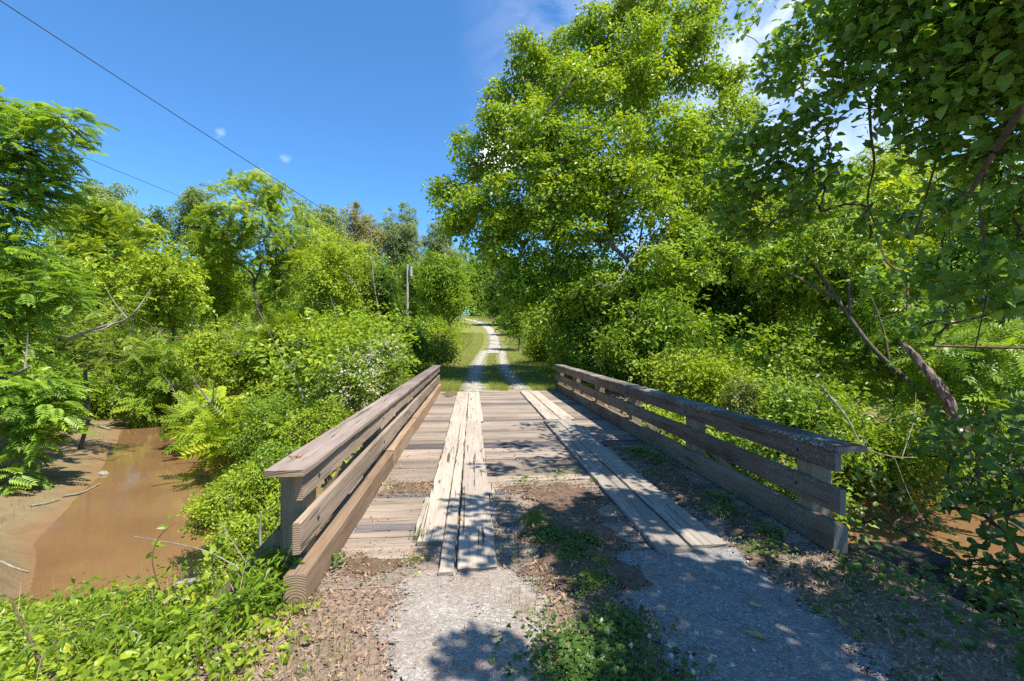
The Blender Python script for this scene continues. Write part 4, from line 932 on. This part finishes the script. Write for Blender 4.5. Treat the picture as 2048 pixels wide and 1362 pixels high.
# near left bank: vines
def bankz(x, y): return np.maximum(ter(x, y), -.20 - .30 * np.maximum(0, -x - 1.9) - .25 * np.maximum(0, -x - 3) - .8 * np.maximum(0, y - 3.6))
n = 36000; xx = rng.uniform(-7.5, -.85, n); yy = rng.uniform(.9, 5.6, n)
edge_ = sst(-.86, -1.32, xx + .2 * vnoise(xx, yy, 3, 2) + np.where(yy < 3, (3 - yy) * .10, 0)); k = (rng.random(n) < edge_) & (np.hypot(xx, yy) > 1.5) & (yy < 4.7 + .4 * vnoise(xx, yy, 1, 6)) & ~((xx > -1.3) & (yy > 3.0)); xx, yy = xx[k], yy[k]
hump = np.clip(.24 + .2 * vnoise(xx, yy, 1.6, 7), .04, .6) * (.12 + .88 * sst(-1.0, -2.0, xx)) * (1 - .65 * sst(-2.5, -4.0, xx))
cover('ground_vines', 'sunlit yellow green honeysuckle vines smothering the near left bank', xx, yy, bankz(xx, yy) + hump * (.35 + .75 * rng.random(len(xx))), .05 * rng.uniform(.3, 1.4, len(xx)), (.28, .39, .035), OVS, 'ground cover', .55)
n = 2200; xx = rng.uniform(-2.3, -1.12, n); yy = rng.uniform(2.75, 3.5, n); k = rng.random(n) < sst(-1.1, -1.35, xx); xx, yy = xx[k], yy[k]
pos = np.stack([xx, yy, ter(xx, yy) + rng.random(len(xx)) * .26], 1); nv = np.array([0, -.3, .8]) + rng.normal(size=pos.shape) * .45
tag(leaves_obj('weeds', T_diamond(.3, .1, .25), pos, rng.normal(size=pos.shape) + np.array([0, 0, .5]), nv, .085 * rng.uniform(.5, 1.2, len(pos)), LEAFN, None, (.2, .32, .035)), 'lance leaved green weeds round the foot of the nearest left post', 'weeds', None, 'stuff')
n = 26000; xx = rng.uniform(-7.0, -.9, n); yy = rng.uniform(1.0, 5.4, n); k = (np.hypot(xx, yy) > 1.6) & (rng.random(n) < sst(-.95, -1.5, xx) * np.clip(.55 + .6 * vnoise(xx, yy, 1.4, 21), 0, 1)) & ~((xx > -1.3) & (yy > 3.0)); xx, yy = xx[k], yy[k]
cover('ground_vines', 'narrow leaved darker creepers threaded through the near bank vines', xx, yy, bankz(xx, yy) + .05 + (.32 + .15 * vnoise(xx, yy, 2.2, 17)) * rng.random(len(xx)) * (.15 + .85 * sst(-1.0, -2.0, xx)) * (1 - .6 * sst(-2.5, -4.0, xx)), .062 * rng.uniform(.4, 1.3, len(xx)), (.20, .31, .035), T_diamond(.36, .1, .25), 'ground cover', .75)
n = 420; xx = rng.uniform(-6, -1.3, n); yy = rng.uniform(1.6, 4.6, n); k = np.hypot(xx, yy) > 2.2; xx, yy = xx[k], yy[k]
blades('dry_stems', 'thin dry tan stems sticking out of the sunlit vines', xx, yy, bankz(xx, yy) + .05, rng.uniform(.12, .4, len(xx)), (.42, .31, .19), 1.8, 'stuff', 'dry stems', DRYM, T_blade(4, .018, .5))
# woody canes and dry stems in the vines
def cane(label, pts, r, mat, leaves=0, group=None, lc=(.27, .36, .04)):
    root = empty('vine', tuple(np.asarray(pts[0], float)), label, 'vine', group); mb = MB(); pp = bez(pts, 8); n = len(pp); tube(mb, pp, [r * (1 - .6 * i / n) for i in range(n)], 6, True, .08); mb.build('stem', mat, root, True)
    if leaves:
        A = np.array(pp)[rng.integers(2, n, leaves)]; A = A + rng.normal(size=A.shape) * .03
        leaves_obj('foliage', OVS, A, rng.normal(size=A.shape) + np.array([0, 0, -.2]), np.array([0, -.4, .8]) + rng.normal(size=A.shape) * .5, .06 * rng.uniform(.6, 1.2, leaves), LEAFN, root, lc)
cane('dark reddish vine stem curving up at the lower left corner', [P(110, 1400, 2.3), P(70, 1300, 2.5), P(35, 1230, 2.7), P(20, 1195, 2.8)], .010, BARKD)
cane('long pale dry stem lying across the vines toward the dirt', [P(240, 1250, 2.75), P(330, 1290, 2.65), P(420, 1310, 2.6), P(480, 1328, 2.55)], .006, BARKG)
cane('dry tan stem arching over the creek from the left post', [P(500, 1150, 3.2), P(420, 1105, 3.4), P(340, 1085, 3.5), P(262, 1072, 3.6)], .006, BARKG)
cane('thin vine shoot with yellow green leaves rising above the creek', [P(320, 1180, 3.1), P(305, 1120, 3.1), P(318, 1075, 3.15), P(350, 1045, 3.2)], .004, BARKD, 14)
cane('leafy vine shoot curling upright left of the railing', [P(430, 1180, 3.2), P(425, 1110, 3.2), P(450, 1080, 3.2), P(440, 1060, 3.25)], .004, BARKD, 12)
cane('short upright dead stub beside the nearest left post', [P(522, 1110, 3.7), P(520, 1060, 3.7), P(523, 1022, 3.7)], .014, BARKG)
cane('pale dead stem leaning against the brace of the left railing', [P(505, 1145, 3.3), P(470, 1090, 3.5), P(440, 1040, 3.6)], .004, BARKG)
# grey broken timbers in the vines
for pts, r_, lab in (([P(300, 1200, 3.3), P(345, 1208, 3.35), P(380, 1196, 3.4)], .028, 'short grey broken log end among the vines'), ([P(350, 1172, 3.5), P(395, 1160, 3.5)], .026, 'grey weathered timber stub under the vines near the brace')):
    mb = MB(); tube(mb, pts, [r_] * len(pts), 9, True, .12); tag(mb.build('log', BARKG), lab, 'log')
# litter: small curled dead leaves and bark bits
m = leafmat('dead_leaf', .12, .8, .15, .55, (1.1, 1, .8)); DEADL = m
n = 52000; xx = rng.uniform(-1.9, 3.4, n); yy = .9 + 6.2 * rng.random(n) ** 1.2; 
on_deck = (yy > 3.25) & (xx > -1.05) & (xx < 2.83)
dens = np.where(on_deck, .05, .38); 
dens = np.where((xx > .2) & (xx < 1.45) & (yy < 5.4), .55, dens); dens = np.where((xx > 2.12) & (xx < 2.84) & (yy < 7.2), .65, dens); dens = np.where((xx < -.35) & (yy > 3.2) & (yy < 3.75), .6, dens); dens = np.where((xx < -.4) & (yy > 5) & (yy < 5.6), .6, dens)
tracks = ((xx > -.42) & (xx < .45) & (yy < 3.3)) | ((xx > 1.0) & (xx < 2.1) & (yy < 3.5)); dens = np.where(tracks, .035, dens)
dens = np.where((yy > 3.3) & ((xx < -1.08) | (xx > 2.85)), 0, dens)
k = rng.random(n) < dens * (1 + .6 * vnoise(xx, yy, 2, 9)); xx, yy = xx[k], yy[k]
cover('leaf_litter', 'brown fallen leaves and bark bits strewn over the dirt and planks', xx, yy, np.where((xx > -1.3) & (xx < 3.1), .022, ter(xx, yy) + .015) + rng.random(len(xx)) * .012, .028 * rng.uniform(.3, 1.4, len(xx)) ** 1.2, (.33, .235, .165), T_diamond(.45, .2, -.15), 'leaf litter', .6, DEADL)
n = 5000; xx, yy = rng.uniform(-1.05, 2.85, n), rng.uniform(3.4, 15.3, n); k = rng.random(n) < .25 * (1 + vnoise(xx, yy, 2.2, 3)) * np.where(yy > 13.5, 1.6, 1); xx, yy = xx[k], yy[k]
cover('leaf_litter', 'small dry bits caught on the deck planks', xx, yy, np.full(len(xx), .008) + .045 * (((xx > -.46) & (xx < .2)) | ((xx > 1.5) & (xx < 2.1))), .022 * rng.uniform(.3, 1.1, len(xx)), (.26, .17, .11), T_diamond(.45, .2, -.15), 'leaf litter', .6, DEADL)
n = 60000; xx = rng.uniform(-1.75, 3.3, n); yy = .9 + 6.4 * rng.random(n) ** 1.2
dens = np.where((xx < -.45) & (yy < 3.3), .9, 0.0) + np.where((xx > .3) & (xx < 1.3) & (yy < 5.4), .35, 0) + np.where((xx > 2.12) & (xx < 2.84) & (yy < 7.2), .7, 0) + np.where((xx > 2.2) & (yy < 3.3), .5, 0) + np.where((xx < -.32) & (xx > -1.08) & (yy > 3.25) & (yy < 3.8), .9, 0) + np.where((xx < -.4) & (xx > -1.08) & (yy > 5) & (yy < 5.6), .8, 0)
k = (rng.random(n) < dens * np.clip(.7 + .6 * vnoise(xx, yy, 2.4, 31), 0, 1)); xx, yy = xx[k], yy[k]; nn = len(xx)
pos = np.stack([xx, yy, np.where((xx > -1.3) & (xx < 3.1), .018, ter(xx, yy) + .012) + rng.random(nn) * .014], 1); ax = rng.normal(size=(nn, 3)) * np.array([1, 1, .22])
tag(leaves_obj('leaf_litter', T_diamond(.13, .05, -.06), pos, ax, np.array([0, 0, 1.]) + rng.normal(size=(nn, 3)) * .5, .040 * rng.uniform(.3, 1.4, nn), DEADL, None, (.34, .25, .185)), 'thin tan straw and shredded bark matted over the dirt', 'leaf litter', None, 'stuff')
# stones
def T_stone():
    V = np.array([(0, 0, .55), (.9, 0, .05), (.25, .8, 0), (-.75, .5, .05), (-.7, -.6, 0), (.35, -.85, .05), (0, 0, -.4)]) * .5; F = np.array([(0, 1, 2), (0, 2, 3), (0, 3, 4), (0, 4, 5), (0, 5, 1), (6, 2, 1), (6, 3, 2), (6, 4, 3), (6, 5, 4), (6, 1, 5)]); return V, F
m, nt, out = newmat('stone'); oi = nt.nodes.new('ShaderNodeObjectInfo'); v_ = ramp(nt, attr(nt, 'rnd'), [(0, (.6, .58, .56)), (.5, (.9, .88, .86)), (.85, (1.25, 1.2, 1.15)), (1, (2.0, 1.95, 1.85))]); principled(nt, out, mixc(nt, 1, oi.outputs['Color'], v_, 'MULTIPLY'), .85, .25); STONE = m
n = 30000; xx = rng.uniform(-.7, 2.4, n); yy = .9 + 2.9 * rng.random(n) ** 1.1; dens = np.where(((xx > -.45) & (xx < .5)) | ((xx > .95) & (xx < 2.15)), .5, .07) * np.where(yy > 3.4, np.where((xx > .3) & (xx < 1.4), .8, 0), 1); k = rng.random(n) < dens; xx, yy = xx[k], yy[k]; nn = len(xx)
tag(leaves_obj('gravel', T_stone(), np.stack([xx, yy, np.full(nn, .018)], 1), rng.normal(size=(nn, 3)) * np.array([1, 1, .2]), np.array([0, 0, 1.]) + rng.normal(size=(nn, 3)) * .3, .011 * rng.uniform(.5, 1.0, nn) ** 1 * (1 + 1.7 * (rng.random(nn) < .10)), STONE, None, (.24, .23, .22)), 'loose grey gravel chips on the near wheel tracks', 'gravel', None, 'stuff')
# countable fallen leaves
YL = (.42, .40, .14); PL = (.46, .46, .30); GL = (.3, .42, .05); BL_ = (.30, .17, .10)
for px, py, z, s_, c_, lab in ((1500,1208,.035,.075,PL,'pale fallen leaf on the grey gravel track below the right wheel boards'), (1525,1275,.035,.085,YL,'yellowish fallen leaf near the bottom of the grey gravel track'), (1690,1252,.03,.075,YL,'yellow fallen leaf at the weedy edge right of the grey track'), (982,1270,.035,.06,PL,'pale fallen leaf on the sunlit gravel track'),
        (1018,1356,.035,.05,YL,'small yellowish leaf at the bottom edge between clover and gravel'), (1645,1225,.03,.06,GL,'green fallen leaf beside the shaded bank weeds'), (832,1145,.03,.045,GL,'yellow green leaf on the litter beside the left wheel boards'), (1118,982,.02,.05,YL,'yellow leaf on the planks between the wheel boards'),
        (1382,984,.03,.07,PL,'pale curled leaf on the leaf mould by the right railing'), (668,855,.875,.075,GL,'green leaf lying on the cap of the left railing'), (920,1035,.06,.05,YL,'yellow leaf on the left wheel boards'), (1330,1150,.03,.05,(.35,.3,.2),'dull tan leaf where gravel meets the right wheel boards')):
    p = onz(px, py, z); a_ = rng.normal(size=(1, 3)) * np.array([1, 1, 0]); tag(leaves_obj('fallen_leaf', T_ovate(.5, .12, -.12, .1), p[None], a_, np.array([[0, -.1, 1.]]), np.array([s_]), DEADL if c_ == BL_ else LEAFN, None, c_, np.array([.6])), lab, 'leaf', 'fallen leaves on the lane and bridge')
p = onz(592, 915, .872); k_ = 5; tag(leaves_obj('fallen_leaf', T_ovate(.5, .3, -.3, .1), p + rng.normal(size=(k_, 3)) * np.array([.02, .012, .0]), rng.normal(size=(k_, 3)) * np.array([1, .5, 0]), np.array([0, 0, 1.]) + rng.normal(size=(k_, 3)) * .3, np.full(k_, .035), DEADL, None, (.42, .20, .09)), 'rusty dry curled leaf on the near end of the left railing cap', 'leaf', 'fallen leaves on the lane and bridge')
# sandbar
n = 9000; xx = rng.uniform(-19, -8, n); yy = rng.uniform(8, 24, n); d_, s_ = creek(xx, yy); k = (s_ < 0) & (d_ > .35) & (d_ < 6) & (rng.random(n) < np.clip(.25 + .5 * vnoise(xx, yy, .9, 4) + .12 * d_, 0, 1)); xx, yy = xx[k], yy[k]
blades('grass', 'thin olive grass sprouting on the sandbar', xx, yy, ter(xx, yy), rng.uniform(.06, .2, len(xx)), (.16, .18, .05))
for pts, r_, lab in (([onz(125, 985, -2.0), onz(165, 975, -2.05), onz(200, 962, -2.1)], .03, 'thin driftwood branch at the middle of the sandbar edge'), ([onz(145, 856, -2.0), onz(180, 852, -2.0), onz(222, 860, -2.1)], .06, 'driftwood log at the far tip of the sandbar'), ([onz(160, 850, -2.0), onz(205, 848, -1.9), onz(248, 828, -1.8)], .035, 'bent pale branch arching over the far end of the creek'), ([onz(60, 1010, -2.0), onz(90, 1003, -2.0), onz(120, 990, -2.0)], .022, 'short stick lying on the sandbar'), ([onz(-10, 1158, -2.18), onz(30, 1152, -2.18), onz(58, 1147, -2.18)], .022, 'dark stick in the water at the left edge')):
    pts = [np.array(p) for p in pts]
    for p in pts: p[2] = max(terz(p[0], p[1]), -2.2) + r_ * (1.0 if 'arching' not in lab else 4)
    mb = MB(); pp = bez(pts, 6); tube(mb, pp, [r_ * (1 - .5 * i / len(pp)) for i in range(len(pp))], 7, True, .12); tag(mb.build('driftwood', BARKG), lab, 'driftwood', 'driftwood along the creek')
p = onz(206, 943, -2.12); p[2] = terz(p[0], p[1]); mb = MB()
tube(mb, [p + np.array([0, 0, -.03]), p + np.array([.02, 0, .06]), p + np.array([.03, .01, .12])], [.14, .13, .05], 9, True, .15); tag(mb.build('rock', BARKG), 'pale rock at the water edge of the sandbar', 'rock')


# ------------------------------------------------------------------ sky, sun, camera
w = bpy.data.worlds.new('World'); sc.world = w; w.use_nodes = True
nt = w.node_tree; nt.nodes.clear()
out = nt.nodes.new('ShaderNodeOutputWorld'); bg = nt.nodes.new('ShaderNodeBackground')
sky = nt.nodes.new('ShaderNodeTexSky'); sky.sky_type = 'NISHITA'; sky.sun_disc = False
sky.sun_elevation = math.asin(SUN[2]); sky.sun_rotation = math.atan2(SUN[0], SUN[1])
sky.air_density = 1.0; sky.dust_density = 0.5; sky.ozone_density = 3.0; sky.altitude = 200
tc = nt.nodes.new('ShaderNodeTexCoord'); dirv = tc.outputs['Generated']
def blob(px, py, rad, soft):
    d = P(px, py, 10) - np.array([0, 0, EYE]); d /= np.linalg.norm(d)
    vm = nt.nodes.new('ShaderNodeVectorMath'); vm.operation = 'DISTANCE'; nt.links.new(dirv, vm.inputs[0]); vm.inputs[1].default_value = tuple(d)
    mr = nt.nodes.new('ShaderNodeMapRange'); mr.inputs[1].default_value = rad; mr.inputs[2].default_value = rad * soft; mr.inputs[3].default_value = 0; mr.inputs[4].default_value = 1; mr.clamp = True
    nt.links.new(vm.outputs['Value'], mr.inputs[0]); return mr.outputs[0]
def mapd(s, rot=(0, 0, 0)):
    q = nt.nodes.new('ShaderNodeMapping'); q.inputs['Scale'].default_value = s; q.inputs['Rotation'].default_value = rot; nt.links.new(dirv, q.inputs['Vector']); return q.outputs[0]
n1 = noise(nt, mapd((9, 9, 14)), 1.0, 6, .6, .3)
n2 = noise(nt, mapd((5, 2.2, 9), (0, R(35), R(20))), 1.0, 6, .62, .8)
cum = None
for (px, py, r_, s_) in ((1000, 305, .085, .2), (960, 335, .05, .2)):
    b_ = blob(px, py, r_, s_); cum = b_ if cum is None else math_(nt, 'MAXIMUM', cum, b_)
cumm = ramp(nt, math_(nt, 'ADD', math_(nt, 'MULTIPLY', cum, .62), math_(nt, 'MULTIPLY', n1, .55)), [(.56, (0, 0, 0)), (.72, (1, 1, 1))])
small = None
for (px, py, r_, s_) in ((440, 265, .028, .1), (572, 318, .03, .1)):
    b_ = blob(px, py, r_, s_); small = b_ if small is None else math_(nt, 'MAXIMUM', small, b_)
smm = math_(nt, 'MULTIPLY', ramp(nt, math_(nt, 'ADD', math_(nt, 'MULTIPLY', small, .5), math_(nt, 'MULTIPLY', noise(nt, mapd((40, 40, 60)), 1, 4, .6), .6)), [(.66, (0, 0, 0)), (.95, (1, 1, 1))]), .2)
cir = math_(nt, 'MULTIPLY', blob(1640, 120, .62, .25), ramp(nt, n2, [(.40, (0, 0, 0)), (.70, (1, 1, 1))]))
fac = math_(nt, 'MAXIMUM', math_(nt, 'MAXIMUM', cumm, smm), math_(nt, 'MULTIPLY', cir, .5))
SKYV = 9.0
skyc = mixc(nt, fac, mixc(nt, 1.0, sky.outputs[0], (.45, .80, 1.05), 'MULTIPLY'), (SKYV, SKYV, SKYV))
nt.links.new(skyc, bg.inputs[0]); bg.inputs[1].default_value = 0.115; nt.links.new(bg.outputs[0], out.inputs[0])
sun = bpy.data.lights.new('Sun', 'SUN'); sun.energy = 4.9; sun.angle = R(.5); sun.color = (1.0, .93, .80)
so = bpy.data.objects.new('Sun', sun); link(so)
from mathutils import Vector
so.rotation_euler = Vector(tuple(SUN)).to_track_quat('Z', 'Y').to_euler(); so.location = tuple(SUN * 60)
cam = bpy.data.cameras.new('Camera'); cam.lens = 16.0; cam.sensor_width = 36.0; cam.clip_end = 2000; cam.clip_start = .05
co = bpy.data.objects.new('Camera', cam); link(co); co.location = (0, 0, EYE); co.rotation_euler = (R(90), 0, -YAW)
sc.camera = co
sc.view_settings.view_transform = 'Standard'; sc.view_settings.look = 'None'; sc.view_settings.gamma = 1; sc.view_settings.exposure = 1.05
cy = sc.cycles; cy.max_bounces = 7; cy.diffuse_bounces = 4; cy.glossy_bounces = 2; cy.transmission_bounces = 4; cy.transparent_max_bounces = 6
cy.caustics_reflective = False; cy.caustics_refractive = False; cy.sample_clamp_indirect = 6
cy.use_denoising = False
for o in list(bpy.data.objects):
    if '_w' in o: del o['_w']
